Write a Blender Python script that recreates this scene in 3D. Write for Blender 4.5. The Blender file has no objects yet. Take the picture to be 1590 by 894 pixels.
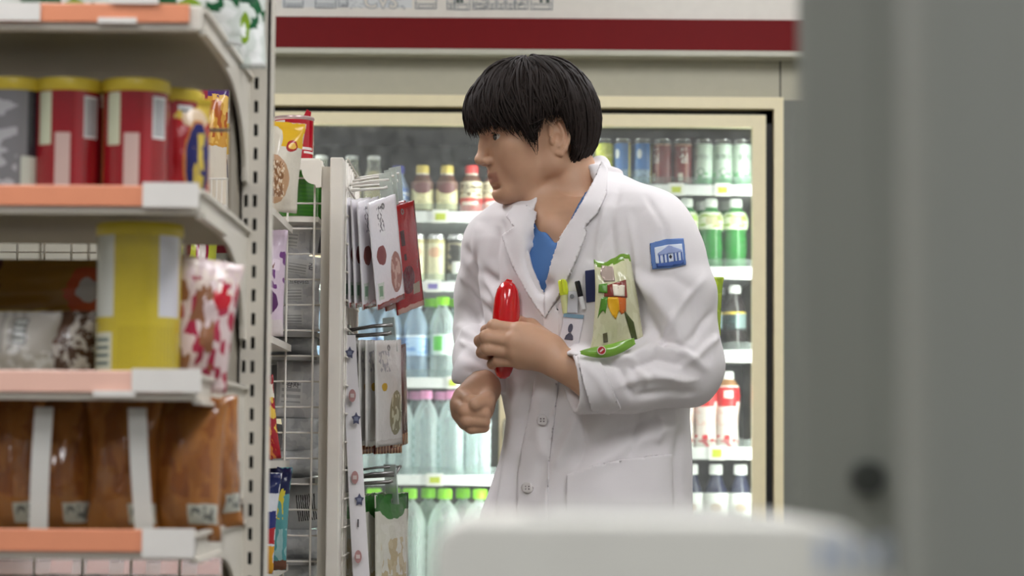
import bpy, bmesh, math, random
import numpy as np
from mathutils import Vector, Matrix, Euler
from mathutils.bvhtree import BVHTree

sc = bpy.context.scene
C = sc.collection
PI = math.pi
rnd = random.Random(7)

# ------------------------------------------------------------------ camera
F_PX = 3754.0
PITCH, ROLL = math.radians(3.86), math.radians(0.42)
CAM = Vector((0.0, 0.0, 1.0))
RC = (Matrix.Rotation(PI/2 + PITCH, 3, 'X') @ Matrix.Rotation(ROLL, 3, 'Z'))
cam_data = bpy.data.cameras.new('camera')
cam_data.sensor_width = 36.0
cam_data.lens = F_PX*36.0/1590.0
cam_data.clip_start = 0.05
cam_data.dof.use_dof = True
cam_data.dof.focus_distance = 3.86
cam_data.dof.aperture_fstop = 6.8
cam = bpy.data.objects.new('camera', cam_data)
cam.matrix_world = Matrix.Translation(CAM) @ RC.to_4x4()
C.objects.link(cam)
sc.camera = cam

# ------------------------------------------------------------------ view, world
sc.view_settings.view_transform = 'Standard'
sc.view_settings.look = 'None'
sc.view_settings.gamma = 1.0
sc.view_settings.use_curve_mapping = False
sc.view_settings.exposure = 0.0
world = bpy.data.worlds.new('world'); sc.world = world
world.use_nodes = True
world.node_tree.nodes['Background'].inputs[0].default_value = (0.93, 0.97, 1.0, 1)
world.node_tree.nodes['Background'].inputs[1].default_value = 0.22
CEIL_LAMP = 14.2
LED_LAMP = 29.0

# ------------------------------------------------------------------ pixel -> place
def P(px, py, Y):
    d = RC @ Vector(((px - 795.0)/F_PX, -(py - 447.0)/F_PX, -1.0))
    t = (Y - CAM.y)/d.y
    return CAM + d*t
def S(Y): return Y/F_PX                      # metres per pixel at depth Y

# ------------------------------------------------------------------ colours, materials
def lin(c):
    out = []
    for v in c[:3]:
        v = v/255.0
        out.append(v/12.92 if v <= 0.04045 else ((v+0.055)/1.055)**2.4)
    return (*out, 1.0)
MATS = {}
def _new(name):
    m = bpy.data.materials.new(name); m.use_nodes = True
    nt = m.node_tree
    return m, nt, nt.nodes['Principled BSDF']
def mat(name, col, rough=0.5, metal=0.0, var=0.06, scale=30.0, bump=0.0, bscale=200.0, spec=0.5, coat=0.0, sss=0.0, stretch=None):
    if name in MATS: return MATS[name]
    m, nt, b = _new(name); L = nt.links
    tc = nt.nodes.new('ShaderNodeTexCoord')
    src = tc.outputs['Object']
    if stretch:
        mp = nt.nodes.new('ShaderNodeMapping'); mp.inputs['Scale'].default_value = stretch
        L.new(src, mp.inputs[0]); src = mp.outputs[0]
    no = nt.nodes.new('ShaderNodeTexNoise'); no.inputs['Scale'].default_value = scale; no.inputs['Detail'].default_value = 3
    L.new(src, no.inputs['Vector'])
    mix = nt.nodes.new('ShaderNodeMix'); mix.data_type = 'RGBA'
    c = lin(col)
    mix.inputs[6].default_value = tuple(v*(1-var) for v in c[:3]) + (1,)
    mix.inputs[7].default_value = tuple(min(1, v*(1+var)) for v in c[:3]) + (1,)
    L.new(no.outputs['Fac'], mix.inputs[0]); L.new(mix.outputs[2], b.inputs['Base Color'])
    b.inputs['Roughness'].default_value = rough; b.inputs['Metallic'].default_value = metal
    b.inputs['Specular IOR Level'].default_value = spec
    b.inputs['Coat Weight'].default_value = coat
    if sss:
        b.inputs['Subsurface Weight'].default_value = sss
        b.inputs['Subsurface Radius'].default_value = (0.012, 0.005, 0.003)
    if bump:
        n2 = nt.nodes.new('ShaderNodeTexNoise'); n2.inputs['Scale'].default_value = bscale; n2.inputs['Detail'].default_value = 4
        L.new(src, n2.inputs['Vector'])
        bp = nt.nodes.new('ShaderNodeBump'); bp.inputs['Strength'].default_value = bump; bp.inputs['Distance'].default_value = 0.002
        L.new(n2.outputs['Fac'], bp.inputs['Height']); L.new(bp.outputs[0], b.inputs['Normal'])
    MATS[name] = m
    return m
def emit(name, col, strength):
    if name in MATS: return MATS[name]
    m = bpy.data.materials.new(name); m.use_nodes = True; nt = m.node_tree
    nt.nodes.remove(nt.nodes['Principled BSDF'])
    e = nt.nodes.new('ShaderNodeEmission'); e.inputs[0].default_value = lin(col); e.inputs[1].default_value = strength
    nt.links.new(e.outputs[0], nt.nodes['Material Output'].inputs[0])
    MATS[name] = m; return m
def clear(name, col, body=0.3, rough=0.08, edge=0.55, gloss=(255, 255, 255)):
    """clear plastic or glass: tinted see-through core with a glossier, denser rim"""
    if name in MATS: return MATS[name]
    m, nt, b = _new(name); L = nt.links
    b.inputs['Base Color'].default_value = lin(col); b.inputs['Roughness'].default_value = rough
    tr = nt.nodes.new('ShaderNodeBsdfTransparent'); tr.inputs[0].default_value = tuple(0.35+0.65*v for v in lin(col)[:3]) + (1,)
    lw = nt.nodes.new('ShaderNodeLayerWeight'); lw.inputs[0].default_value = 0.35
    no = nt.nodes.new('ShaderNodeTexNoise'); no.inputs['Scale'].default_value = 40
    tc = nt.nodes.new('ShaderNodeTexCoord'); L.new(tc.outputs['Object'], no.inputs['Vector'])
    mr = nt.nodes.new('ShaderNodeMapRange'); mr.inputs['To Min'].default_value = body; mr.inputs['To Max'].default_value = min(1, body+edge)
    L.new(lw.outputs['Facing'], mr.inputs[0])
    ad = nt.nodes.new('ShaderNodeMath'); ad.operation = 'MULTIPLY_ADD'; ad.inputs[1].default_value = 0.12; 
    L.new(no.outputs['Fac'], ad.inputs[0]); L.new(mr.outputs[0], ad.inputs[2])
    mx = nt.nodes.new('ShaderNodeMixShader')
    L.new(ad.outputs[0], mx.inputs[0]); L.new(tr.outputs[0], mx.inputs[1]); L.new(b.outputs[0], mx.inputs[2])
    L.new(mx.outputs[0], nt.nodes['Material Output'].inputs[0])
    MATS[name] = m; return m
def zmat(name, base, zones, rough=0.35, metal=0.0, wob=0.0, bump=0.0, bscale=60.0, coat=0.0):
    """printed wrapper: flat colour zones laid out in the object's own UVs.
       zone = (kind, u0, v0, u1, v1, colour, [param]);  r rect, e ellipse, s stripes, n blotches"""
    if name in MATS: return MATS[name]
    m, nt, b = _new(name); L = nt.links; N = nt.nodes.new
    uv = N('ShaderNodeUVMap'); vec = uv.outputs[0]
    if wob:
        no = N('ShaderNodeTexNoise'); no.inputs['Scale'].default_value = 9; L.new(vec, no.inputs['Vector'])
        sb = N('ShaderNodeVectorMath'); sb.operation = 'SUBTRACT'; sb.inputs[1].default_value = (.5, .5, .5); L.new(no.outputs['Color'], sb.inputs[0])
        sm = N('ShaderNodeVectorMath'); sm.operation = 'SCALE'; sm.inputs['Scale'].default_value = wob; L.new(sb.outputs[0], sm.inputs[0])
        ad = N('ShaderNodeVectorMath'); ad.operation = 'ADD'; L.new(vec, ad.inputs[0]); L.new(sm.outputs[0], ad.inputs[1]); vec = ad.outputs[0]
    sep = N('ShaderNodeSeparateXYZ'); L.new(vec, sep.inputs[0])
    def math2(op, a, bb):
        n = N('ShaderNodeMath'); n.operation = op
        for i, v in enumerate((a, bb)):
            if isinstance(v, (int, float)): n.inputs[i].default_value = v
            else: L.new(v, n.inputs[i])
        return n.outputs[0]
    def cmp(o, c, h):
        n = N('ShaderNodeMath'); n.operation = 'COMPARE'; L.new(o, n.inputs[0]); n.inputs[1].default_value = c; n.inputs[2].default_value = h
        return n.outputs[0]
    noi = N('ShaderNodeTexNoise'); noi.inputs['Scale'].default_value = 25; L.new(vec, noi.inputs['Vector'])
    m0 = N('ShaderNodeMix'); m0.data_type = 'RGBA'; c = lin(base)
    m0.inputs[6].default_value = tuple(v*.94 for v in c[:3])+(1,); m0.inputs[7].default_value = tuple(min(1, v*1.06) for v in c[:3])+(1,)
    L.new(noi.outputs['Fac'], m0.inputs[0])
    col = m0.outputs[2]
    for z in zones:
        k, u0, v0, u1, v1, zc = z[:6]; par = z[6] if len(z) > 6 else None
        cu, cv, hu, hv = (u0+u1)/2, (v0+v1)/2, (u1-u0)/2, (v1-v0)/2
        if k == 'e':
            s = N('ShaderNodeVectorMath'); s.operation = 'SUBTRACT'; s.inputs[1].default_value = (cu, cv, 0); L.new(vec, s.inputs[0])
            d = N('ShaderNodeVectorMath'); d.operation = 'DIVIDE'; d.inputs[1].default_value = (hu, hv, 1); L.new(s.outputs[0], d.inputs[0])
            l = N('ShaderNodeVectorMath'); l.operation = 'LENGTH'; L.new(d.outputs[0], l.inputs[0])
            mask = math2('LESS_THAN', l.outputs['Value'], 1.0)
        else:
            mask = math2('MULTIPLY', cmp(sep.outputs[0], cu, hu), cmp(sep.outputs[1], cv, hv))
            if k == 's' or k == 'h':
                o = sep.outputs[0] if k == 's' else sep.outputs[1]
                w = math2('SINE', math2('MULTIPLY', o, par*2*PI), 0)
                mask = math2('MULTIPLY', mask, math2('GREATER_THAN', w, 0.0))
            if k == 'n':
                n2 = N('ShaderNodeTexNoise'); n2.inputs['Scale'].default_value = par or 30; n2.inputs['Detail'].default_value = 1; L.new(vec, n2.inputs['Vector'])
                mask = math2('MULTIPLY', mask, math2('GREATER_THAN', n2.outputs['Fac'], 0.52))
        mx = N('ShaderNodeMix'); mx.data_type = 'RGBA'; L.new(mask, mx.inputs[0]); L.new(col, mx.inputs[6]); mx.inputs[7].default_value = lin(zc)
        col = mx.outputs[2]
    L.new(col, b.inputs['Base Color'])
    b.inputs['Roughness'].default_value = rough; b.inputs['Metallic'].default_value = metal; b.inputs['Coat Weight'].default_value = coat
    if bump:
        n3 = N('ShaderNodeTexNoise'); n3.inputs['Scale'].default_value = bscale; n3.inputs['Detail'].default_value = 3
        tc = N('ShaderNodeTexCoord'); L.new(tc.outputs['Object'], n3.inputs['Vector'])
        bp = N('ShaderNodeBump'); bp.inputs['Strength'].default_value = bump; bp.inputs['Distance'].default_value = 0.004
        L.new(n3.outputs['Fac'], bp.inputs['Height']); L.new(bp.outputs[0], b.inputs['Normal'])
    MATS[name] = m; return m

# ------------------------------------------------------------------ mesh building
class MB:
    def __init__(s): s.v = []; s.f = []; s.uv = []
    def add(s, vs, fs, uvs=None):
        o = len(s.v); s.v += [tuple(q) for q in vs]; s.f += [tuple(i+o for i in f) for f in fs]
        s.uv += list(uvs) if uvs is not None else [(0.5, 0.5)]*len(vs)
        return s
    def box(s, x0, x1, y0, y1, z0, z1):
        vs = [(x, y, z) for z in (z0, z1) for y in (y0, y1) for x in (x0, x1)]
        uvs = [(u, w) for w in (0, 1) for _ in (0, 1) for u in (0, 1)]
        return s.add(vs, [(0, 2, 3, 1), (4, 5, 7, 6), (0, 1, 5, 4), (2, 6, 7, 3), (0, 4, 6, 2), (1, 3, 7, 5)], uvs)
    def tube(s, pts, r, n=8, closed=False):
        pts = [Vector(p) for p in pts]; m = len(pts)
        rs = r if isinstance(r, (list, tuple)) else [r]*m
        vs = []; prev = None
        for i, p in enumerate(pts):
            t = (pts[min(i+1, m-1)] - pts[max(i-1, 0)]).normalized()
            if prev is None:
                a = Vector((0, 0, 1)) if abs(t.z) < .9 else Vector((1, 0, 0))
                u = t.cross(a).normalized()
            else:
                u = (prev - t*prev.dot(t)).normalized()
            w = t.cross(u); prev = u
            for k in range(n):
                an = 2*PI*k/n
                vs.append(p + (u*math.cos(an) + w*math.sin(an))*rs[i])
        fs = []
        for i in range(m-1):
            for k in range(n):
                a, b = i*n+k, i*n+(k+1) % n
                fs.append((a, b, b+n, a+n))
        fs.append(tuple(range(n-1, -1, -1))); fs.append(tuple((m-1)*n+k for k in range(n)))
        return s.add(vs, fs)
    def lathe(s, prof, n=24, c=(0, 0, 0), sx=1.0, sy=1.0, cap=True):
        vs, uvs, fs = [], [], []
        L = [0.0]
        for a, b in zip(prof, prof[1:]): L.append(L[-1] + math.hypot(b[0]-a[0], b[1]-a[1]))
        z0, z1 = min(p[1] for p in prof), max(p[1] for p in prof)
        for r, z in prof:
            for k in range(n+1):
                an = PI/2 + 2*PI*k/n       # seam faces +Y, u = .5 faces the camera
                vs.append((c[0]+r*math.cos(an)*sx, c[1]+r*math.sin(an)*sy, c[2]+z)); uvs.append((k/n, (z-z0)/max(1e-6, z1-z0)))
        w = n+1
        for i in range(len(prof)-1):
            for k in range(n):
                fs.append((i*w+k, i*w+k+1, (i+1)*w+k+1, (i+1)*w+k))
        if cap:
            if prof[0][0] > 1e-5: fs.append(tuple(range(n-1, -1, -1)))
            if prof[-1][0] > 1e-5: fs.append(tuple((len(prof)-1)*w+k for k in range(n)))
        return s.add(vs, fs, uvs)
    def prism(s, poly, d0, d1, axis='y'):
        """polygon in the two other axes extruded along one axis"""
        n = len(poly)
        def q(a, b, d): return {'y': (a, d, b), 'x': (d, a, b), 'z': (a, b, d)}[axis]
        vs = [q(a, b, d0) for a, b in poly] + [q(a, b, d1) for a, b in poly]
        fs = [tuple(range(n)), tuple(range(2*n-1, n-1, -1))] + [(i, i+n, (i+1) % n+n, (i+1) % n) for i in range(n)]
        return s.add(vs, fs)
    def mesh(s, name, smooth=False, bevel=0.0, weld=False, angle=None, seg=2):
        me = bpy.data.meshes.new(name); me.from_pydata(s.v, [], s.f)
        uvl = me.uv_layers.new(name='UVMap')
        idx = np.empty(len(me.loops), dtype=np.int32); me.loops.foreach_get('vertex_index', idx)
        uvl.data.foreach_set('uv', np.array(s.uv, dtype=np.float32)[idx].ravel())
        bm = bmesh.new(); bm.from_mesh(me)
        if weld: bmesh.ops.remove_doubles(bm, verts=bm.verts, dist=1e-5)
        if bevel:
            bmesh.ops.bevel(bm, geom=bm.edges[:], offset=bevel, segments=seg, affect='EDGES', profile=.5)
        bmesh.ops.recalc_face_normals(bm, faces=bm.faces)
        for f in bm.faces: f.smooth = smooth
        if smooth and angle:
            for e in bm.edges:
                if len(e.link_faces) == 2 and e.calc_face_angle(0) > angle: e.smooth = False
        bm.to_mesh(me); bm.free()
        return me
    def build(s, name, m, parent=None, loc=None, rot=None, **kw):
        return obj(name, s.mesh(name, **kw), m, parent, loc, rot)
def obj(name, me, m=None, parent=None, loc=None, rot=None):
    o = bpy.data.objects.new(name, me); C.objects.link(o)
    if m is not None:
        if len(me.materials) == 0: me.materials.append(m)
    if parent is not None: o.parent = parent
    if loc is not None: o.location = loc
    if rot is not None: o.rotation_euler = rot
    return o
def tag(o, label, cat, group=None):
    o['label'] = label; o['category'] = cat
    if group: o['group'] = group
    return o
def thing(name, label, cat, loc=(0, 0, 0), rot=(0, 0, 0), group=None):
    o = bpy.data.objects.new(name, None); C.objects.link(o)
    o.empty_display_size = .05; o.location = loc; o.rotation_euler = rot
    return tag(o, label, cat, group)
def struct(o): o['kind'] = 'structure'; return o
def dup(root, label, group=None, loc=None, rot=None):
    def cp(o, par):
        c = o.copy(); C.objects.link(c); c.parent = par
        for ch in list(o.children): cp(ch, c)
        return c
    r = cp(root, None); r['label'] = label
    if group: r['group'] = group
    if loc is not None: r.location = loc
    if rot is not None: r.rotation_euler = rot
    return r
def text_mesh(txt, size, offset=0.0, extrude=0.0, spacing=1.0):
    cu = bpy.data.curves.new('txt', 'FONT'); cu.body = txt; cu.size = size; cu.offset = offset; cu.extrude = extrude
    cu.align_x = 'CENTER'; cu.align_y = 'CENTER'; cu.resolution_u = 3; cu.space_character = spacing
    to = bpy.data.objects.new('txt', cu); C.objects.link(to)
    dg = bpy.context.evaluated_depsgraph_get()
    me = bpy.data.meshes.new_from_object(to.evaluated_get(dg))
    bpy.data.objects.remove(to); bpy.data.curves.remove(cu)
    me.materials.clear()
    return me
def text_flat(name, txt, size, m, parent, loc, rot=(PI/2, 0, 0), offset=0.0, extrude=0.0004, spacing=1.0):
    return obj(name, text_mesh(txt, size, offset, extrude, spacing), m, parent, loc, rot)
def text_round(name, txt, size, m, parent, R, z, turn=0.0, vertical=False, offset=0.0):
    """lettering wrapped round a can of radius R about the parent's z axis"""
    me = text_mesh(txt, size, offset, 0.0)
    bm = bmesh.new(); bm.from_mesh(me)
    bmesh.ops.subdivide_edges(bm, edges=[e for e in bm.edges if e.calc_length() > R*.3], cuts=2)
    for v in bm.verts:
        an = -PI/2 + v.co.x/R + turn
        v.co = Vector((R*math.cos(an), R*math.sin(an), z + v.co.y))
    bm.to_mesh(me); bm.free()
    return obj(name, me, m, parent)
def wave(seed, n=6, f0=1.0, f1=4.0):
    r = random.Random(seed)
    K = [(r.uniform(-1, 1)*r.uniform(f0, f1), r.uniform(-1, 1)*r.uniform(f0, f1), r.uniform(0, 6.28), r.uniform(.5, 1)) for _ in range(n)]
    return lambda u, v: sum(a*math.sin(2*PI*(p*u+q*v)+ph) for p, q, ph, a in K)/n
def pouch_mesh(name, w, h, t, seed=0, nu=14, nv=18, crimp=.06, wr=.25, lean=0.0, curve=0.0, side=0.0):
    """sealed pillow bag standing on z=0, front towards -Y"""
    W = wave(seed, 7, 1.0, 5.0); W2 = wave(seed+99, 5, 2.0, 8.0)
    mb = MB()
    for sgn in (-1, 1):
        vs, uvs, fs = [], [], []
        for j in range(nv+1):
            v = j/nv
            for i in range(nu+1):
                u = i/nu
                e = max(0.0, min((v-crimp)/(1-2*crimp), 1.0))
                pv = math.sin(PI*e)**.55 if 0 < e < 1 else 0.0
                pu = math.sin(PI*u)**(.7-side)
                edge = min(1, 4*u*(1-u)*4)*min(1, 4*e*(1-e)*3)
                th = t*.5*pu*pv*(1 + wr*W(u, v)) + t*.08*W2(u*1.6, v)*edge
                if e <= 0 or e >= 1: th = 0.0012
                th = max(th, 0.0012)
                pull = 1 - .055*pv*(t/w)*2
                x = (u-.5)*w*pull + .010*w*W2(v, .3)
                z = v*h + .012*h*W2(u, .7)*(1-edge)
                y = sgn*th + curve*(v-.5)**2 - curve*.25 + .10*t*W(v*.5, u*.3)*.5
                vs.append((x, y, z)); uvs.append((u, v))
        for j in range(nv):
            for i in range(nu):
                a = j*(nu+1)+i
                fs.append((a, a+1, a+nu+2, a+nu+1) if sgn < 0 else (a, a+nu+1, a+nu+2, a+1))
        mb.add(vs, fs, uvs)
    # close the rim
    n = (nu+1)*(nv+1)
    rim = [i for i in range(nu+1)] + [j*(nu+1)+nu for j in range(1, nv+1)] + [nv*(nu+1)+i for i in range(nu-1, -1, -1)] + [j*(nu+1) for j in range(nv-1, 0, -1)]
    for a, b in zip(rim, rim[1:]+rim[:1]): mb.f.append((a, b, b+n, a+n))
    return mb.mesh(name, smooth=True)

# ================================================================== the room
YC = 6.5                                       # plane of the cooler doors
white = mat('white paint', (226, 222, 212), .45)
beige = mat('beige wall panel', (176, 172, 152), .55)
cream = mat('cream door frame', (232, 220, 182), .35)
fl = MB().box(-3.2, 2.2, -1.5, 7.6, -.05, 0).build('floor', mat('floor tile', (100, 97, 92), .3, bump=.1)); struct(fl)
ce = MB().box(-3.2, 2.2, -1.5, 7.6, 2.7, 2.75).build('ceiling', mat('ceiling board', (225, 225, 220), .8)); struct(ce)
wl = MB().box(-3.25, -3.2, -1.5, 7.6, 0, 2.7).build('wall_left', mat('left wall paint', (205, 202, 192), .7)); struct(wl)
wr = MB().box(2.2, 2.25, -1.5, 7.6, 0, 2.7).build('wall_right', mat('right wall paint', (196, 196, 188), .7)); struct(wr)
wb = MB().box(-3.2, 2.2, 7.55, 7.6, 0, 2.7).build('wall_back', beige); struct(wb)
# wall zone over and beside the cooler
zA = P(800, 155, YC).z
xL, xR = P(398, 400, YC).x, P(1214.5, 400, YC).x
zH0 = P(800, 84, YC).z
hb = MB().box(-3.2, 2.2, YC-.005, YC+.06, zA, 2.7).build('wall_header', beige); struct(hb)
xs_ = P(1210, 120, YC).x
struct(MB().box(xs_, xs_+.004, YC-.0062, YC-.004, zA, zH0).build('trim_3', mat('panel seam', (60, 58, 52), .7)))
struct(MB().box(xR, 2.2, YC-.03, YC+.05, 0, zA).build('wall_side_panel', mat('grey side panel', (112, 114, 106), .6)))
struct(MB().box(-3.2, xL, YC-.03, YC+.05, 0, zA).build('wall_side_panel_left', mat('left side panel', (170, 165, 150), .6)))
# moulding and sign fascia
zm0, zm1 = P(800, 85, YC-.08).z, P(800, 76, YC-.08).z
struct(MB().box(-3.2, 2.2, YC-.08, YC-.004, zm0, zm1).build('trim_1', mat('grey moulding', (190, 188, 172), .4), bevel=.003))
sg = thing('fascia_sign', 'white fascia sign with red band and grey street drawing above the cooler', 'sign', (0, YC-.02, zm1))
def sloc(px, py, Y): p = P(px, py, Y); return p - Vector((0, YC-.02, zm1))
YS = YC-.07
zr1 = P(800, 27.5, YS).z
MB().box(-3.2, 2.2, -.03, .015, zr1-zm1, .42).build('panel', mat('sign white', (232, 226, 216), .4), sg)
MB().box(-3.2, 2.2, -.045, .015, .001, zr1-zm1).build('red_band', mat('sign red', (114, 10, 14), .6, spec=.2), sg)
ink = mat('sign ink grey', (150, 156, 162), .6)
inkd = mat('sign ink dark', (52, 74, 70), .6)
inkw = mat('sign ink pale', (222, 224, 224), .6)
def lines(rects, m, name, y=-.0325):
    mb = MB()
    for (a, b, c_, d) in rects:
        p, q = sloc(a, b, YC-.05), sloc(c_, d, YC-.05)
        mb.box(min(p.x, q.x), max(p.x, q.x), y, -.028, min(p.z, q.z), max(p.z, q.z))
    return mb.build(name, m, sg)
def frame_rects(x0, y0, x1, y1, w=.9):
    return [(x0, y0, x0+w, y1), (x1-w, y0, x1, y1), (x0, y1-w, x1, y1), (x0, y0, x1, y0+w)]
R_ = []
hs = [(441, 471, 12), (490, 522, 13), (526, 540, 11), (645, 678, 14), (694, 706, 15), (706, 730, 16), (734, 756, 15), (758, 770, 15), (772, 784, 15), (786, 799, 15), (800, 820, 15), (824, 858, 15.5)]
for (a, b, c_) in hs:
    R_ += frame_rects(a, -25, b, c_)
    R_ += frame_rects(a+3, -20, (a+b)/2-1, -8) + frame_rects((a+b)/2+1, -20, b-3, -8)
    R_ += [(a, 5, b, 5.8), (a+2, -2, b-2, -1.2)]
    R_ += frame_rects(a+4, 7.5, b-4, c_-1.5)
lines(R_, ink, 'street_drawing')['kind'] = 'stuff'
lines([(709, -4, 713, 4), (715, -4, 719, 4), (838, -4, 842, 4), (848, -4, 853, 4)], inkd, 'dark_windows', -.033)['kind'] = 'stuff'
rr = random.Random(3)
R2 = []
for (a, b) in ((734, 756), (800, 820), (612, 632), (530, 566)):
    for k in range(22):
        x, y = rr.uniform(a, b-4), rr.uniform(-12, 14); R2.append((x, y, x+rr.uniform(2, 5), y+.8))
lines(R2, ink, 'hatching')['kind'] = 'stuff'
lines([(438, -25, 640, 12.5)], inkw, 'pale_wash', -.0305)
p = sloc(591, 3, YC-.05)
text_flat('lettering_outline', 'CVS', .052, ink, sg, (p.x, -.0318, p.z), offset=.0032)
text_flat('lettering', 'CVS', .052, mat('sign white', (232, 226, 216)), sg, (p.x, -.0325, p.z), offset=.0008)

# ceiling lamps
lampm = emit('lamp diffuser', (252, 252, 255), CEIL_LAMP)
def ceiling_lamp(x, y, w, l, label):
    t = thing('ceiling_light', label, 'lamp', (x, y, 2.7), group='ceiling lamps')
    fr = MB()
    for (a, b, c_, d) in ((-w/2-.03, -w/2, -l/2-.03, l/2+.03), (w/2, w/2+.03, -l/2-.03, l/2+.03), (-w/2, w/2, -l/2-.03, -l/2), (-w/2, w/2, l/2, l/2+.03)):
        fr.box(a, b, c_, d, -.04, 0)
    fr.build('frame', white, t)
    MB().box(-w/2, w/2, -l/2, l/2, -.03, -.005).build('diffuser', lampm, t)
for (x, y, lb) in ((-.95, 1.3, 'rectangular ceiling lamp over the near end of the snack shelf'), (.75, 1.9, 'rectangular ceiling lamp over the checkout counter'),
                   (.25, -.75, 'added rectangular ceiling lamp behind the camera brightening the near front faces'), (-1.1, 4.6, 'rectangular ceiling lamp over the far snack shelf'), (.75, 4.7, 'rectangular ceiling lamp just behind the man in the white coat')):  # the lamp behind the camera is added, unseen, to brighten surfaces facing it
    ceiling_lamp(x, y, .55, 1.5, lb)

# ------------------------------------------------------------------ the cooler
zC0 = .12
ck = thing('drinks_cooler', 'glass door drinks cooler with cream frames and lit white shelves', 'cooler', ((xL+xR)/2, YC+.3, 0))
CO = Vector(((xL+xR)/2, YC+.3, 0))
def cbox(mb, x0, x1, y0, y1, z0, z1): return mb.box(x0-CO.x, x1-CO.x, y0-CO.y, y1-CO.y, z0-CO.z, z1-CO.z)
inner = mat('cooler lining', (52, 51, 48), .5)
black = mat('black gasket', (14, 14, 14), .6)
zT = P(800, 152, YC).z - .0
b = MB(); cbox(b, xL, xR, 7.3, 7.36, 0, zT); b.build('back_panel', inner, ck)
b = MB(); cbox(b, xL, xL+.03, YC+.02, 7.3, 0, zT); b.build('side_panel', inner, ck)
b = MB(); cbox(b, xR-.03, xR, YC+.02, 7.3, 0, zT); b.build('side_panel', inner, ck)
b = MB(); cbox(b, xL+.03, xR-.03, YC+.02, 7.3, zT-.03, zT); b.build('top_panel', inner, ck)
b = MB(); cbox(b, xL, xR, YC+.0, 7.3, 0, zC0); b.build('plinth', mat('plinth grey', (120, 118, 110), .5), ck)
# fixed outer frame
zf0 = P(800, 168.5, YC).z
xf = P(1200, 400, YC).x; xfl = P(412, 400, YC).x
b = MB(); cbox(b, xL, xR, YC-.035, YC+.02, zf0, zT+.002); cbox(b, xf, xR, YC-.035, YC+.02, zC0, zf0); cbox(b, xL, xfl, YC-.035, YC+.02, zC0, zf0)
b.build('outer_frame', cream, ck)
b = MB(); cbox(b, xfl, xf, YC+.003, YC+.02, P(800, 177.5, YC).z-.02, zf0); cbox(b, xf-.035, xf, YC+.003, YC+.02, zC0, zf0); cbox(b, xfl, xfl+.03, YC+.003, YC+.02, zC0, zf0)
xm = P(803, 400, YC).x
cbox(b, xm-.03, xm+.03, YC+.006, YC+.03, zC0, zf0)
b.build('gasket', black, ck)
glass = clear('door glass', (240, 242, 240), .015, .03, .10)
zd1 = P(800, 178, YC).z
for (a, c_, nm) in ((424, 798, 'left'), (808, 1187.5, 'right')):
    x0, x1 = P(a, 400, YC).x, P(c_, 400, YC).x
    w = 21*S(YC)
    b = MB()
    cbox(b, x0, x0+w, YC-.03, YC+.002, zC0+.01, zd1); cbox(b, x1-w, x1, YC-.03, YC+.002, zC0+.01, zd1)
    cbox(b, x0+w, x1-w, YC-.03, YC+.002, zd1-w*.92, zd1); cbox(b, x0+w, x1-w, YC-.03, YC+.002, zC0+.01, zC0+.09)
    d = b.build('door', cream, ck)
    g = MB(); cbox(g, x0+w-.004, x1-w+.004, YC-.016, YC-.010, zC0+.08, zd1-w*.9); g.build('pane', glass, d)
    h = MB()
    hx = x1-w*.5 if nm == 'left' else x0+w*.5
    hx -= CO.x; hz = .95
    h.tube([(hx, YC-.03-CO.y, hz-.13), (hx, YC-.07-CO.y, hz-.12), (hx, YC-.07-CO.y, hz+.12), (hx, YC-.03-CO.y, hz+.13)], .008, 8)
    h.build('handle', mat('handle grey', (150, 145, 130), .35), d, smooth=True)
# light tubes behind the door stiles
ledm = emit('cooler tube', (246, 255, 250), LED_LAMP)
for px in (436, 783, 823, 1179):
    x = P(px, 400, YC).x
    b = MB(); b.tube([(x-CO.x, YC+.045-CO.y, zC0+.05), (x-CO.x, YC+.045-CO.y, zf0-.06)], .011, 10); b.build('light_tube', ledm, ck, smooth=True)
# shelves
YSF = YC+.10
shelfm = mat('shelf white', (238, 240, 238), .35)
tagm = mat('tag paper', (240, 240, 232), .5); tagy = mat('tag lime', (196, 208, 60), .5); tagp = mat('tag violet', (120, 108, 176), .5)
SHELF = {}
xmid = P(803, 400, YC).x
def shelf(side, yt, yb, tags):
    x0, x1 = (xL+.035, xmid-.012) if side == 'L' else (xmid+.012, xR-.035)
    px = 680 if side == 'L' else 1110
    z1, z0 = P(px, yt, YSF).z, P(px, yb, YSF).z
    b = MB(); cbox(b, x0, x1, YSF+.006, 7.28, z1-.014, z1-.004); s_ = b.build('shelf', shelfm, ck)
    b = MB(); cbox(b, x0, x1, YSF, YSF+.008, z0, z1); b.build('price_rail', shelfm, s_, bevel=.001)
    lip = MB(); cbox(lip, x0, x1, YSF+.001, YSF+.004, z1, z1+.022); lip.build('clear_lip', clear('clear lip', (232, 240, 238), .01, .05, .10), s_)
    for (tp, w_, m_) in tags:
        p = P(tp, (yt+yb)/2-1, YSF); ww = w_*S(YSF)/2
        b = MB(); cbox(b, p.x-ww, p.x+ww, YSF-.004, YSF-.0005, z0-.002, z1+.004); b.build('price_tag', tagm, s_)
        b = MB(); cbox(b, p.x-ww*.6, p.x+ww*.6, YSF-.005, YSF-.0038, z0+.006, z1-.006); b.build('price_mark', m_, s_)
    SHELF[(side, len([1 for k in SHELF if k[0] == side]))] = z1-.004
shelf('L', 328, 345, [(684, 26, tagy)])
shelf('L', 437, 452, [(672, 25, tagp)])
shelf('L', 586, 602, [(703, 18, tagy)])
shelf('L', 737, 753, [(675, 26, tagy)])
shelf('L', 924, 940, [])
shelf('R', 287, 303, [(1050, 24, tagy), (1122, 24, tagy)])
shelf('R', 414, 433, [])
shelf('R', 543, 562, [])
shelf('R', 694, 713, [(1113, 24, tagy)])
shelf('R', 832, 850, [])

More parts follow.
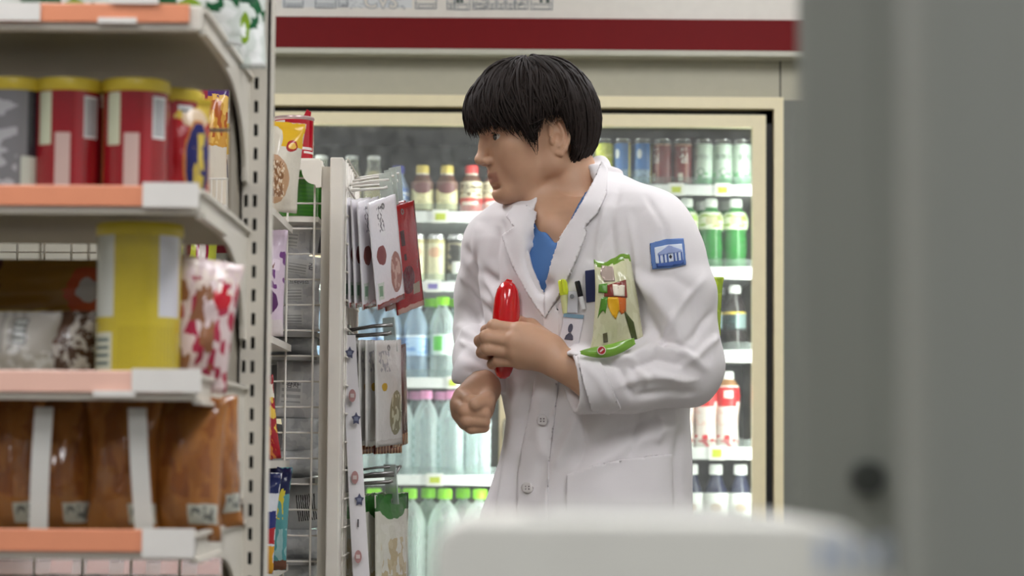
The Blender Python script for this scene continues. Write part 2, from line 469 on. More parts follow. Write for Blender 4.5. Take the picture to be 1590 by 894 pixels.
# ------------------------------------------------------------------ drinks
capm = {k: mat('cap '+k, c, .4) for k, c in dict(white=(242, 244, 240), yellow=(214, 190, 96), red=(214, 60, 60), blue=(58, 62, 150), green=(150, 226, 40), pink=(238, 160, 205), silver=(196, 196, 196), black=(25, 25, 25)).items()}
water = clear('clear water bottle', (230, 242, 242), .15, .05, .7)
waterb = clear('blue tint bottle', (196, 218, 238), .24, .06, .6)
pet = clear('clear pet', (234, 244, 240), .14, .05, .6)
glassb = clear('clear glass bottle', (205, 205, 195), .12, .05, .6)
def drink(name, label, cat, group, body, bm_, cap=None, labels=(), n=20, sx=1, sy=1):
    t = thing(name, label, cat, group=group)
    MB().lathe(body, n, sx=sx, sy=sy).build('body', bm_, t, smooth=True, angle=.9)
    if cap:
        r, z0, z1, m_ = cap
        mb = MB().lathe([(r*.98, z0), (r, z0+.002), (r, z1-.003), (r*.9, z1), (0.0001, z1)], 18)
        for k in range(12):
            a = 2*PI*k/12; mb.box(r*math.cos(a)-.0008, r*math.cos(a)+.0008, r*math.sin(a)-.0008, r*math.sin(a)+.0008, z0+.002, z1-.004)
        mb.build('cap', m_, t, smooth=True, angle=.7)
    for (nm, prof, lm) in labels:
        MB().lathe(prof, n, sx=sx, sy=sy, cap=False).build(nm, lm, t, smooth=True, angle=.9)
    return t
FIRST = {}
def put(kind, label, px, side, row, back=0, group=None, turn=0.0):
    """stand a drink of this kind with its axis at pixel column px on a shelf"""
    rad = DR[kind]
    Y = YSF+.022+rad+back
    p = P(px, 400, YSF+.02+rad)
    loc = (p.x, Y, SHELF[(side, row)])
    if kind not in FIRST:
        t = MK[kind](); FIRST[kind] = t; t['label'] = label
        t.location = loc; t.rotation_euler = (0, 0, turn)
        if group: t['group'] = group
    else:
        t = dup(FIRST[kind], label, group, loc, (0, 0, turn))
    return t
def canprof(r, h):
    return [(r*.55, .004), (r*.80, 0), (r*.86, .001), (r*.98, .008), (r, .011), (r, h-.014), (r*.97, h-.009), (r*.86, h-.002), (r*.88, h), (r*.80, h), (r*.78, h-.004), (0.0001, h-.004)]
def can_maker(name, label, wrap, txt=None, r=.0262, h=.133):
    def mk():
        t = thing(name, label, 'can', group='slim cans on the top right shelf')
        MB().lathe(canprof(r, h), 24).build('body', mat('can aluminium', (200, 200, 200), .25, .9), t, smooth=True, angle=.9)
        MB().lathe([(r+.0002, .010), (r+.0004, .012), (r+.0004, h-.014), (r+.0002, h-.013)], 24, cap=False).build('wrap', wrap, t, smooth=True)
        MB().box(-.004, .004, -.012, .006, h-.003, h-.0015).build('pull_tab', mat('can aluminium', (200, 200, 200)), t)
        for (s_, sz, z, tn, m_, nm) in (txt or []): text_round(nm, s_, sz, m_, t, r+.0012, z, tn)
        return t
    return mk
tw = mat('print white', (236, 232, 226), .5); tg = mat('print grey green', (66, 92, 78), .5); tdk = mat('print dark', (40, 40, 46), .5); tr_ = mat('print red', (170, 36, 36), .5)
w_blue = zmat('blue can wrap', (70, 120, 182), [('r', .2, 0, .9, .34, (150, 178, 202)), ('n', .3, .02, .8, .36, (120, 140, 160), 14), ('r', .60, 0, .66, 1, (206, 190, 90)), ('e', .36, .62, .44, .86, (225, 228, 230))], .3)
w_yel = zmat('lime can wrap', (206, 212, 40), [('n', 0, .1, 1, .9, (236, 236, 120), 8), ('e', .35, .2, .6, .5, (120, 160, 40))], .3)
w_mar = zmat('maroon can wrap', (118, 44, 46), [('r', .55, .05, .57, .95, (180, 130, 110)), ('r', .42, .06, .50, .26, (214, 205, 190)), ('r', 0, .94, 1, 1, (160, 120, 100))], .3)
w_pine = zmat('pale green can wrap', (190, 206, 192), [('n', 0, 0, 1, .34, (120, 178, 130), 7), ('r', 0, 0, 1, .12, (96, 160, 108)), ('e', .44, .20, .56, .40, (90, 120, 100)), ('e', .455, .225, .545, .375, (200, 214, 200))], .3)
MK, DR = {}, {}
MK['can_blue'] = can_maker('soft_drink_can', '', w_blue); DR['can_blue'] = .0262
MK['can_lime'] = can_maker('soft_drink_can', '', w_yel); DR['can_lime'] = .0262
MK['can_maroon'] = can_maker('soft_drink_can', '', w_mar, [('실', .030, .078, .12, tw, 'lettering'), ('초가', .011, .103, .12, tw, 'lettering')]); DR['can_maroon'] = .0262
MK['can_pine'] = can_maker('soft_drink_can', '', w_pine, [('솔의눈', .019, .083, 0.0, tg, 'lettering')]); DR['can_pine'] = .0262
G = 'slim cans on the top right shelf'
for kind, px, lb, tn in (('can_lime', 937, 'lime yellow slim can just right of the man\'s neck', .2),
        ('can_blue', 966, 'blue slim can next to the lime yellow can', 0), ('can_blue', 997, 'blue slim can next to the maroon cans', .25),
        ('can_maroon', 1028, 'maroon slim can next to the blue cans', -.9), ('can_maroon', 1059, 'maroon slim can next to the pale green cans', 0),
        ('can_pine', 1092, 'pale green white slim can next to the maroon cans', -.35), ('can_pine', 1122, 'middle one of the three pale green white slim cans', 0),
        ('can_pine', 1152, 'pale green white slim can at the cooler\'s right edge', .45),
        ('can_blue', 906, 'blue slim can hidden behind the man\'s neck', 0), ('can_lime', 876, 'lime slim can hidden behind the man\'s head', 0)):
    put(kind, lb, px, 'R', 0, group=G, turn=tn)
for kind, px in (('can_lime', 937), ('can_blue', 966), ('can_blue', 997), ('can_maroon', 1028), ('can_maroon', 1059), ('can_pine', 1092), ('can_pine', 1122), ('can_pine', 1152)):
    put(kind, {'can_lime': 'lime yellow can', 'can_blue': 'blue can', 'can_maroon': 'maroon can', 'can_pine': 'pale green can'}[kind]+{1092: ' behind the left pale green can', 1122: ' behind the middle pale green can', 1152: ' behind the rightmost pale green can', 937: ' behind the front lime can', 966: ' behind the left front blue can', 997: ' behind the right front blue can', 1028: ' behind the left front maroon can', 1059: ' behind the right front maroon can'}[px], px, 'R', 0, back=.06, group='second row of '+kind.split('_')[1]+' cans')

# green drinks, white caps
def mk_green():
    t = drink('green_drink_bottle', '', 'bottle', 'green drinks', [(.024, 0), (.031, .004), (.032, .02), (.030, .03), (.032, .045), (.031, .085), (.029, .098), (.033, .110), (.036, .125), (.035, .142), (.028, .158), (.017, .168), (.0155, .176), (.0150, .183)],
              clear('green drink', (58, 136, 66), .72, .12, .25), (.0172, .172, .196, capm['white']),
              [('label', [(.0335, .110), (.0366, .125), (.0356, .142), (.0286, .157)], zmat('green drink label', (224, 230, 206), [('n', .2, .1, .8, .9, (150, 180, 80), 6), ('r', .42, .25, .56, .75, (196, 190, 150))], .4))])
    return t
MK['green'] = mk_green; DR['green'] = .036
def greenlab(i): return ['white capped green drink bottle beside the man\'s shoulder', 'middle white capped green drink bottle', 'white capped green drink bottle by the right door frame'][i]
for i, px in enumerate((1066, 1104, 1142)): put('green', greenlab(i), px, 'R', 1, group='green drinks')
for px in (1094, 1132): put('green', 'white capped green drink bottle in the second row, '+('left one' if px < 1100 else 'right one'), px, 'R', 1, back=.08, group='green drinks second row')
# dark drinks
def mk_dark():
    return drink('dark_drink_bottle', '', 'bottle', 'dark drinks', [(.024, 0), (.030, .004), (.031, .03), (.029, .045), (.030, .085), (.031, .11), (.027, .13), (.017, .152), (.0135, .162), (.0130, .175)],
        clear('dark drink', (40, 34, 34), .86, .1, .12), (.0155, .162, .184, capm['white']),
        [('label', [(.0312, .060), (.0318, .062), (.0322, .108), (.0316, .110)], zmat('dark label', (28, 40, 44), [('r', 0, .86, 1, 1, (206, 180, 60)), ('r', .5, .1, .72, .9, (120, 140, 140)), ('n', .3, .2, .5, .8, (60, 80, 80), 12)], .3))])
MK['dark'] = mk_dark; DR['dark'] = .031
put('dark', 'dark drink bottle with white cap by the right door frame', 1141, 'R', 2, group='dark drinks')
put('dark', 'dark drink bottle half hidden by the white sleeve', 1104, 'R', 2, group='dark drinks')
put('dark', 'dark drink bottle in the second row of its shelf', 1120, 'R', 2, back=.08, group='dark drinks second row')
# red and white drinks
def mk_red():
    prof = [(.022, 0), (.030, .004), (.031, .02), (.028, .06), (.029, .09), (.033, .12), (.034, .15), (.031, .172), (.022, .186), (.0150, .192), (.0145, .200)]
    return drink('red_label_bottle', '', 'bottle', 'red label drinks', prof, clear('amber drink', (190, 140, 96), .6, .1, .3), (.0165, .188, .212, capm['white']),
        [('sleeve_label', [(r+.0006, z) for r, z in prof[1:8]], zmat('red white sleeve', (238, 228, 220), [('r', .1, .74, .9, .98, (206, 40, 44)), ('r', .30, .66, .62, .80, (206, 40, 44)), ('n', .1, .35, .9, .7, (236, 206, 196), 5), ('r', .44, .8, .56, .92, (240, 220, 210)), ('n', .2, 0, .8, .2, (210, 50, 60), 7)], .35))])
MK['redd'] = mk_red; DR['redd'] = .034
for px, lb in ((1062, 'red and white sleeved bottle half hidden by the coat'), (1096, 'middle red and white sleeved bottle below the elbow'), (1130, 'red and white sleeved bottle nearest the right door frame')):
    put('redd', lb, px, 'R', 3, group='red label drinks')
put('redd', 'red and white sleeved bottle in the second row', 1113, 'R', 3, back=.08, group='red label drinks second row')
# white label big caps
def mk_wl():
    prof = [(.026, 0), (.033, .004), (.034, .02), (.034, .11), (.030, .13), (.020, .155), (.0155, .168), (.0150, .185)]
    return drink('white_label_bottle', '', 'bottle', 'white label drinks', prof, clear('navy drink', (44, 48, 74), .8, .1, .15), (.018, .170, .198, capm['white']),
        [('label', [(.0345, .012), (.0348, .014), (.0348, .118), (.0345, .12)], zmat('white drink label', (224, 228, 222), [('e', .42, .5, .56, .72, (170, 150, 120)), ('n', .3, .25, .7, .45, (150, 165, 160), 18), ('r', 0, 0, 1, .06, (150, 170, 170))], .4))])
MK['wl'] = mk_wl; DR['wl'] = .034
for px, lb in ((1074, 'white labelled bottle beside the coat hem'), (1112, 'middle white labelled bottle on the lowest visible shelf'), (1150, 'white labelled bottle in the bottom right corner of the cooler')):
    put('wl', lb, px, 'R', 4, group='white label drinks')
# left bay, top shelf: glass bottles
def mk_coffee(name, capk, lab):
    def mk():
        prof = [(.025, 0), (.031, .004), (.0315, .02), (.0315, .078), (.0300, .088), (.022, .104), (.0155, .112), (.0145, .122)]
        return drink(name, '', 'bottle', 'small glass bottles', prof, clear('coffee glass', (120, 82, 70), .55, .06, .4), (.0175, .113, .136, capm[capk]),
            [('label', [(.0318, .008), (.0321, .010), (.0321, .086), (.0306, .090)], lab), ('cap_collar', [(.0170, .106), (.0178, .108), (.0178, .1135)], mat('collar silver', (206, 200, 186), .3))])
    return mk
l_cof = zmat('coffee label', (214, 205, 160), [('r', 0, .74, 1, 1, (130, 96, 84)), ('e', .36, .58, .64, .95, (112, 66, 66)), ('n', .3, .25, .7, .5, (236, 226, 180), 8), ('r', 0, .0, 1, .06, (150, 130, 90))], .4)
l_redc = zmat('red coffee label', (206, 196, 170), [('r', 0, 0, 1, .45, (196, 60, 56)), ('n', .3, .5, .7, .9, (90, 70, 50), 12), ('r', .36, .2, .6, .32, (230, 210, 200))], .4)
MK['yel'] = mk_coffee('coffee_bottle', 'yellow', l_cof); DR['yel'] = .0315
MK['redc'] = mk_coffee('coffee_bottle', 'red', l_redc); DR['redc'] = .0315
def mk_milk():
    prof = [(.026, 0), (.033, .005), (.034, .03), (.033, .075), (.028, .10), (.020, .122), (.0165, .135), (.0175, .140), (.0175, .152), (.0160, .154)]
    t = drink('milk_coffee_bottle', '', 'bottle', 'tall glass bottles', prof, glassb, None, [('contents', [(.030, .004), (.0315, .03), (.0305, .075), (.0255, .10), (.019, .118), (.001, .119)], mat('milk coffee', (206, 192, 140), .4))])
    MB().lathe([(.0170, .150), (.0182, .151), (.0182, .160), (.016, .162), (.0001, .162)], 16).build('cap', capm['silver'], t, smooth=True, angle=.7)
    return t
MK['milk'] = mk_milk; DR['milk'] = .034
def mk_bluec():
    prof = [(.024, 0), (.030, .004), (.031, .05), (.029, .075), (.018, .10), (.0145, .108), (.0140, .122)]
    return drink('sports_drink_bottle', '', 'bottle', 'blue bottles', prof, clear('blue bottle', (176, 196, 224), .5, .08, .4), (.0170, .112, .134, capm['blue']),
        [('label', [(.0304, .02), (.0312, .024), (.0314, .05), (.0300, .072)], zmat('blue label', (86, 120, 190), [('n', .2, .2, .8, .8, (220, 226, 236), 8)], .4))])
MK['bluec'] = mk_bluec; DR['bluec'] = .031
G = 'bottles on the top left shelf'
for k, px, lb in (('milk', 497, 'milk coffee bottle behind the wire rack post'), ('milk', 545, 'milk coffee bottle just right of the white rack post'), ('milk', 579, 'tall milk coffee bottle above the hanging hooks'),
        ('bluec', 617, 'blue capped bottle between milk coffee and yellow capped bottles'), ('yel', 655, 'yellow capped coffee bottle beside the blue capped bottle'),
        ('yel', 693, 'yellow capped coffee bottle beside the red capped bottle'), ('redc', 731, 'red capped bottle in front of the man\'s mouth'), ('redc', 767, 'red capped bottle hidden behind the man\'s chin'),
        ('milk', 458, 'milk coffee bottle behind the red canister')):
    put(k, lb, px, 'L', 0, group=G)
# second shelf: cream cans
MK['can_cream'] = can_maker('coffee_can', '', zmat('cream can wrap', (220, 214, 178), [('r', 0, .9, 1, 1, (180, 170, 120)), ('e', .36, .55, .62, .8, (214, 170, 140)), ('r', .3, .1, .34, .9, (236, 232, 206))], .3), r=.0265, h=.136); DR['can_cream'] = .0265
MK['can_black'] = can_maker('coffee_can', '', zmat('black can wrap', (40, 38, 34), [('n', 0, .1, 1, .9, (150, 140, 110), 5), ('r', .44, .15, .58, .45, (206, 206, 200))], .3), r=.0265, h=.136); DR['can_black'] = .0265
for k, px, lb in (('can_cream', 646, 'cream coffee can right beside the red hanging pouch'), ('can_cream', 677, 'cream coffee can next to the black can'), ('can_black', 708, 'black and silver coffee can beside the man\'s sleeve'),
        ('can_black', 739, 'black coffee can hidden behind the man\'s arm'), ('can_cream', 614, 'cream coffee can hidden behind the hanging red pouch')):
    put(k, lb, px, 'L', 1, group='coffee cans on the second left shelf')
# third shelf: water
def bottleprof(r, h, ribs=5, neck=.0125):
    pr = [(r*.6, .004), (r*.85, 0), (r*.98, .006), (r, .014)]
    z0, z1 = .02, h*.62
    for k in range(ribs):
        a = z0+(z1-z0)*k/ribs; bq = z0+(z1-z0)*(k+.5)/ribs
        pr += [(r, a), (r*.945, bq)]
    pr += [(r, z1), (r, h*.66), (r*.93, h*.72), (r*.72, h*.81), (r*.48, h*.875), (neck, h*.905), (neck, h*.93), (neck*1.2, h*.935), (neck, h*.94), (neck, h*.99)]
    return pr
def mk_water(name, bm_, capk, r, h, lab=None, capr=.0152):
    def mk():
        return drink(name, '', 'bottle', name, bottleprof(r, h), bm_, (capr, h*.925, h+.006, capm[capk]), [('label', [(r+.0004, h*.30), (r+.0008, h*.31), (r+.0008, h*.55), (r+.0004, h*.56)], lab)] if lab else [])
    return mk
l_wg = zmat('water label green', (206, 226, 216), [('r', .38, .2, .5, .9, (96, 190, 80)), ('r', .52, .2, .56, .9, (180, 206, 220))], .3)
l_wb = zmat('water label blue', (170, 200, 232), [('n', 0, .1, 1, .9, (120, 160, 216), 5), ('r', 0, .9, 1, 1, (220, 232, 240))], .3)
MK['wblue'] = mk_water('blue_water_bottle', waterb, 'white', .034, .215, l_wb); DR['wblue'] = .034
MK['wgreen'] = mk_water('water_bottle', water, 'green', .035, .222, l_wg, .0185); DR['wgreen'] = .035
for k, px, lb in (('wblue', 606, 'blue tinted water bottle behind the hanging white pouches'), ('wblue', 647, 'blue tinted water bottle beside the green capped bottle'), ('wgreen', 688, 'green capped water bottle on the middle left shelf'),
                  ('wgreen', 728, 'green capped water bottle hidden behind the sleeve'), ('wblue', 566, 'blue tinted water bottle nearest the wire panel')):
    put(k, lb, px, 'L', 2, group='water bottles on the third left shelf')
for px in (586, 627, 668, 708): put('wblue' if px < 650 else 'wgreen', {586: 'blue water bottle in the second row, nearest the wire panel', 627: 'blue water bottle in the second row, right of its twin', 668: 'green capped water bottle in the second row, left one', 708: 'green capped water bottle in the second row, right one'}[px], px, 'L', 2, back=.085, group='second row water bottles middle shelf')
MK['wpink'] = mk_water('pink_cap_water_bottle', water, 'pink', .0355, .228, None, .0165); DR['wpink'] = .0355
for px, lb in ((583, 'pink capped water bottle behind the brown pouch'), (625, 'pink capped water bottle leftmost in clear view'), (664, 'pink capped water bottle left of the man\'s fist'), (703, 'pink capped water bottle behind the man\'s fist'), (745, 'pink capped water bottle between fist and door stile')):
    put('wpink', lb, px, 'L', 3, group='pink capped water bottles')
for px in (604, 645, 684, 724): put('wpink', 'pink capped water bottle in the second row, '+{604: 'leftmost', 645: 'second from the left', 684: 'second from the right', 724: 'rightmost'}[px], px, 'L', 3, back=.085, group='pink capped water bottles second row')
MK['wbig'] = mk_water('large_water_bottle', pet, 'green', .047, .285, None, .0195); DR['wbig'] = .047
for px, lb in ((585, 'large green capped water bottle behind the leaf pouches'), (640, 'large green capped water bottle right of the hanging pouches'), (694, 'large green capped water bottle in the middle of its row'), (748, 'large green capped water bottle beside the coat hem')):
    put('wbig', lb, px, 'L', 4, group='large water bottles')
for px in (612, 667, 721): put('wbig', 'large green capped water bottle in the second row, '+{612: 'left one', 667: 'middle one', 721: 'right one'}[px], px, 'L', 4, back=.10, group='large water bottles second row')

# drinks standing out of the photograph's sight, behind the man and the near goods
ORD = ['nearest the middle door stile', 'second from the middle door stile', 'third from the middle door stile', 'fourth from the middle door stile', 'fifth from the middle door stile', 'sixth from the middle door stile', 'seventh from the middle door stile']
for kind, nm, row, xs2 in (('green', 'green drink bottle on the second right shelf', 1, (840, 879, 918, 957, 996, 1030)), ('dark', 'dark drink bottle on the third right shelf', 2, (840, 876, 912, 948, 984, 1020, 1062)),
                           ('redd', 'red and white bottle on the fourth right shelf', 3, (840, 877, 914, 951, 988, 1025)), ('wl', 'white labelled bottle on the fifth right shelf', 4, (842, 880, 918, 956, 994, 1034))):
    for i, px in enumerate(xs2): put(kind, nm+', '+ORD[i], px, 'R', row, group='drinks behind the man')
for i, px in enumerate((845,)): put('can_maroon', 'maroon slim can nearest the middle door stile', px, 'R', 0, group='drinks behind the man')
for kind, nm, row, xs2 in (('can_cream', 'cream coffee can on the second left shelf', 1, (460, 491, 522, 553, 584)), ('wblue', 'blue water bottle on the third left shelf', 2, (450, 488, 527)), ('wpink', 'pink capped water bottle on the fourth left shelf', 3, (456, 498, 540)), ('wbig', 'large water bottle on the lowest left shelf', 4, (470, 527))):
    for i, px in enumerate(xs2): put(kind, nm+', '+['nearest the left door edge', 'second from the left door edge', 'third from the left door edge', 'fourth from the left door edge', 'fifth from the left door edge'][i], px, 'L', row, group='drinks behind the near shelves')

# ================================================================== near snack shelf (left foreground)
def wpart(mb, name, m, t, **kw):
    """part modelled in room coordinates, hung on its thing"""
    o = mb.build(name, m, t if t.parent is None else t, **kw)
    r = t
    while r.parent is not None: r = r.parent
    if t.parent is None: o.location = -Vector(t.location)
    return o
def sub(mb, name, m, part, **kw): return mb.build(name, m, part, **kw)      # sub-part shares its part's frame
rackw = mat('rack enamel', (214, 208, 196), .35)
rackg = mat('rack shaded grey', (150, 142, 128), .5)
orange = mat('orange price strip', (228, 148, 112), .28)
cardw = mat('price card white', (226, 222, 216), .45)
dark = mat('slot dark', (38, 36, 34), .7)
YF, YU = 2.2, 2.6
XE = -.286
g1 = thing('snack_shelf', 'white metal snack shelf with orange price strips in the left foreground', 'shelf', (XE-.45, 2.45, 0))
XW = -1.25
# uprights with two columns of slots
def upright(x0, x1):
    mb = MB(); w = x1-x0
    cols = [0, .15, .29, .46, .60, .84, 1.0]
    pitch, sl = .0256, .0132
    nz = 80; z = .02; zs = []
    while z < 2.05: zs += [(z, 'gap', z+pitch-sl), (z+pitch-sl, 'slot', z+pitch)]; z += pitch
    d = .003
    for (a, k, b_) in zs:
        if k == 'gap': mb.box(x0, x1, YU, YU+d, a, b_)
        else:
            for i in (0, 2, 4, 5): mb.box(x0+w*cols[i], x0+w*cols[i+1], YU, YU+d, a, b_)
    zt = zs[-1][2]
    mb.box(x0, x0+d, YU, YU+.05, .02, zt); mb.box(x1-d, x1, YU, YU+.05, .02, zt)
    wpart(mb, 'upright', rackw, g1)
    wpart(MB().box(x0+d, x1-d, YU+.03, YU+.033, .02, zt), 'upright_back', dark, g1)  # back sheet coloured dark for the shade inside the slotted channel
xu0, xu1 = P(370.5, 400, YU).x, P(415.5, 400, YU).x
upright(xu0, xu1); upright(xu0-.93, xu1-.93)
wpart(MB().box(XE-.93, XE, YF+.02, YU+.3, .0, .11), 'base', rackw, g1, bevel=.004)
# side plate in front of the upright
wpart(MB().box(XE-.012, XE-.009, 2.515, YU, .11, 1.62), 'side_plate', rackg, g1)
# shelves
G1Z = []
def gshelf(yt, yb, cards, rail=orange):
    z1, z0 = P(150, yt, YF).z, P(150, yb, YF).z
    s_ = wpart(MB().box(XW, XE-.004, YF+.012, YU+.02, z0+.002, z0+.006), 'shelf', mat('shelf deck olive', (166, 158, 136), .5), g1)
    sub(MB().box(XW, XE, YF, YF+.012, z0-.006, z1), 'shelf_lip', rackw, s_, bevel=.002)
    sub(MB().box(XW, XE-.012, YF-.004, YF-.0005, z0+.001, z1+.0005), 'price_strip', rail, s_, bevel=.001)
    # end bracket: arm along the shelf side and a curved tail at the upright
    n = 10; a0 = .045
    poly = [(YF+.004, z1-.002), (YF+.004, z0-.006), (YF+.17, z0-.010)]
    for k in range(n+1):
        t = k/n*PI/2
        poly.append((YF+.19+(YU-YF-.215)*math.sin(t), z0-.012-a0*2.0*(1-math.cos(t))))
    poly += [(YU, z0-.012-a0*2.0), (YU, z1-.002)]
    sub(MB().prism(poly, XE-.004, XE, 'x'), 'bracket', rackw, s_)
    flange = MB()
    flange.box(XE-.004, XE+.004, YF+.004, YU, z1-.006, z1-.002); flange.box(XE-.004, XE+.004, YF+.004, YF+.19, z0-.009, z0-.005)
    sub(flange, 'bracket_flange', rackw, s_)
    for (a, b_, c_, d) in cards:
        p, q = P(a, b_, YF-.006), P(c_, d, YF-.006)
        sub(MB().box(p.x, q.x, YF-.007, YF-.0045, q.z, p.z), 'price_card', cardw, s_)
    G1Z.append(z0+.006)
gshelf(7, 37, [(-20, 3, 62, 32), (172, -4, 246, 6), (152, 27, 212, 36)])
gshelf(289, 322, [(222, 283, 308, 322)])
gshelf(576, 611, [(205, 572, 312, 609), (145, 606, 210, 616)], mat('sheen price strip', (236, 190, 172), .22))  # third strip paled so its colour carries the reflected sheen
gshelf(822, 858, [(221, 820, 302, 866)])
gshelf(1075, 1110, [])
# wire back of the shelf
mb = MB()
for k in range(24):
    x = XE-.02-k*.0527; mb.tube([(x, YU+.04, .15), (x, YU+.04, 1.75)], .0016, 5)
wpart(mb, 'back_wires', rackw, g1)['kind'] = 'stuff'
for k in range(14):
    z = .30+k*.105; o = wpart(MB().tube([(XW, YU+.044, z), (XE-.02, YU+.044, z)], .002, 5), 'back_rail', rackw, g1)

def inst(me, name, m, t): return obj(name, me, m, t)
def base_at(px, py, Y, z=None):
    p = P(px, py, Y); return Vector((p.x, Y, p.z if z is None else z))

# --- canisters
def canister(name, label, px, zb, Y, r, h, body, lid, group=None, turn=0.0, bands=(), lidh=.010):
    p = P(px, 447, Y)
    t = thing(name, label, 'canister', (p.x, Y, zb), (0, 0, turn), group)
    MB().lathe([(r*.9, 0), (r*.99, .002), (r, .005), (r, h-lidh)], 28).build('tube', body, t, smooth=True, angle=.8)
    MB().lathe([(r*1.0, h-lidh-.002), (r*1.035, h-lidh), (r*1.035, h-.002), (r*1.01, h), (r*.93, h), (r*.90, h-.004), (.0001, h-.004)], 28).build('lid', lid, t, smooth=True, angle=.7)
    MB().lathe([(r*1.02, 0), (r*1.02, .004), (r, .0045)], 28, cap=False).build('base_ring', mat('tin ring', (196, 190, 176), .3, .6), t, smooth=True, angle=.7)
    return t
yl = mat('yellow lid', (212, 188, 60), .35)
redcan = zmat('red canister wrap', (140, 22, 30), [('r', .37, .52, .445, .97, (196, 200, 172)), ('r', .467, .0, .54, .62, (196, 168, 160)), ('r', .605, .58, .69, .94, (206, 206, 206)), ('h', .615, .6, .68, .92, (96, 100, 104), 26), ('r', .31, 0, .33, 1, (176, 110, 50)), ('r', .56, .0, .60, .97, (156, 40, 48))], .16, coat=.6)  # the slim lighter red strip is a highlight painted into the wrap
greycan = zmat('grey canister wrap', (44, 44, 50), [('r', .1, 0, .55, 1, (120, 118, 120)), ('r', .52, 0, .66, .42, (196, 198, 184)), ('n', .1, .1, .5, .9, (170, 168, 170), 9)], .16, coat=.6)
z2 = G1Z[1]; h_ = .121
canister('snack_canister', 'black and grey snack canister at the left edge of the second shelf', 14, z2, 2.275, .0315, h_, greycan, yl, 'round snack canisters on the second shelf', .35)
canister('snack_canister', 'red snack canister beside the black and grey one', 101, z2, 2.275, .0315, h_, redcan, yl, 'round snack canisters on the second shelf', .0)
canister('snack_canister', 'red snack canister second from the black and grey one', 206, z2, 2.275, .0315, h_, redcan, yl, 'round snack canisters on the second shelf', .02)
canister('snack_canister', 'red snack canister half behind its red neighbour beside the blue oval bag', 258, z2, 2.335, .0315, h_, redcan, yl, 'round snack canisters on the second shelf', -.25)
canister('snack_canister', 'red snack canister in the back row behind the leftmost red one', 88, z2, 2.36, .0315, h_, redcan, yl, 'round snack canisters on the second shelf', .4)
z3 = G1Z[2]
ycan = zmat('yellow canister wrap', (196, 176, 44), [('r', .29, .46, .425, 1, (206, 208, 200)), ('r', .60, .46, .71, 1, (206, 206, 214)), ('r', .30, .12, .42, .36, (206, 206, 186)), ('h', .315, .15, .405, .33, (96, 110, 110), 20), ('s', .44, .05, .72, .40, (178, 160, 40), 60), ('r', .74, 0, .76, 1, (150, 136, 40))], .14, coat=.7)
canister('snack_canister', 'tall yellow snack canister on the third shelf', 216, z3, 2.285, .0402, .156, ycan, mat('yellow lid two', (204, 184, 50), .3), None, .0)

for i, px in enumerate((-95, -205, -315)):
    canister('snack_canister', ['red snack canister outside the left picture edge', 'red snack canister two places left of the black and grey one', 'red snack canister three places left of the black and grey one'][i], px, z2, 2.275, .0315, h_, redcan, yl, 'round snack canisters on the second shelf', .1*i)
# --- bags
def bag(name, label, cat, px, zb, Y, w, h, t_, m, seed, rot=(0, 0, 0), group=None, parts=(), seal=None, **kw):
    p = P(px, 447, Y)
    t = thing(name, label, cat, (p.x, Y, zb), rot, group)
    obj('wrapper', pouch_mesh('wrapper', w, h, t_, seed, **kw), m, t)
    if seal is not None:
        mb = MB(); n = 24
        for k in range(n):
            x = -w/2 + w*(k+.5)/n
            mb.box(x-w/n*.32, x+w/n*.32, -.0022, .0022, h*.952, h*.998)
        mb.build('crimped_seal', seal, t)
    return t
m_blueoval = zmat('red snack bag print', (168, 30, 36), [('r', 0, .80, 1, 1, (206, 176, 70)), ('e', .2, .72, .9, .90, (214, 190, 160)), ('e', .20, .08, .98, .80, (196, 128, 70)), ('e', .25, .11, .94, .77, (40, 42, 100)), ('n', .42, .2, .74, .70, (206, 180, 70), 5), ('r', .52, .2, .64, .68, (212, 186, 80)), ('r', 0, 0, 1, .07, (206, 150, 120))], .22, wob=.05, bump=.3)
bag('snack_bag', 'red snack bag with a dark blue oval at the end of the second shelf', 'snack bag', 291, z2+.001, 2.32, .046, .112, .026, m_blueoval, 5, (0, 0, .72), seal=yl)
m_leaf = zmat('leaf print bag', (206, 212, 206), [('n', 0, .30, 1, 1, (24, 84, 48), 4), ('e', .1, .55, .5, .95, (34, 100, 56)), ('e', .5, .5, .9, .9, (20, 70, 44)), ('e', .62, .18, .78, .42, (120, 150, 40)), ('n', 0, 0, 1, .35, (226, 228, 226), 6)], .25, wob=.08, bump=.5)
z1_ = G1Z[0]
bag('vegetable_bag', 'clear white bag with dark green leaves on the top shelf end', 'snack bag', 352, z1_+.002, 2.50, .075, .13, .035, m_leaf, 12, (-.15, 0, .1))
bag('vegetable_bag', 'green leafy bag lying along the top shelf', 'snack bag', 235, z1_+.002, 2.36, .17, .10, .05, m_leaf, 15, (0, 0, .05))
bag('vegetable_bag', 'green leafy bag at the left end of the top shelf', 'snack bag', 60, z1_+.002, 2.36, .17, .095, .05, m_leaf, 16, (0, 0, -.05))
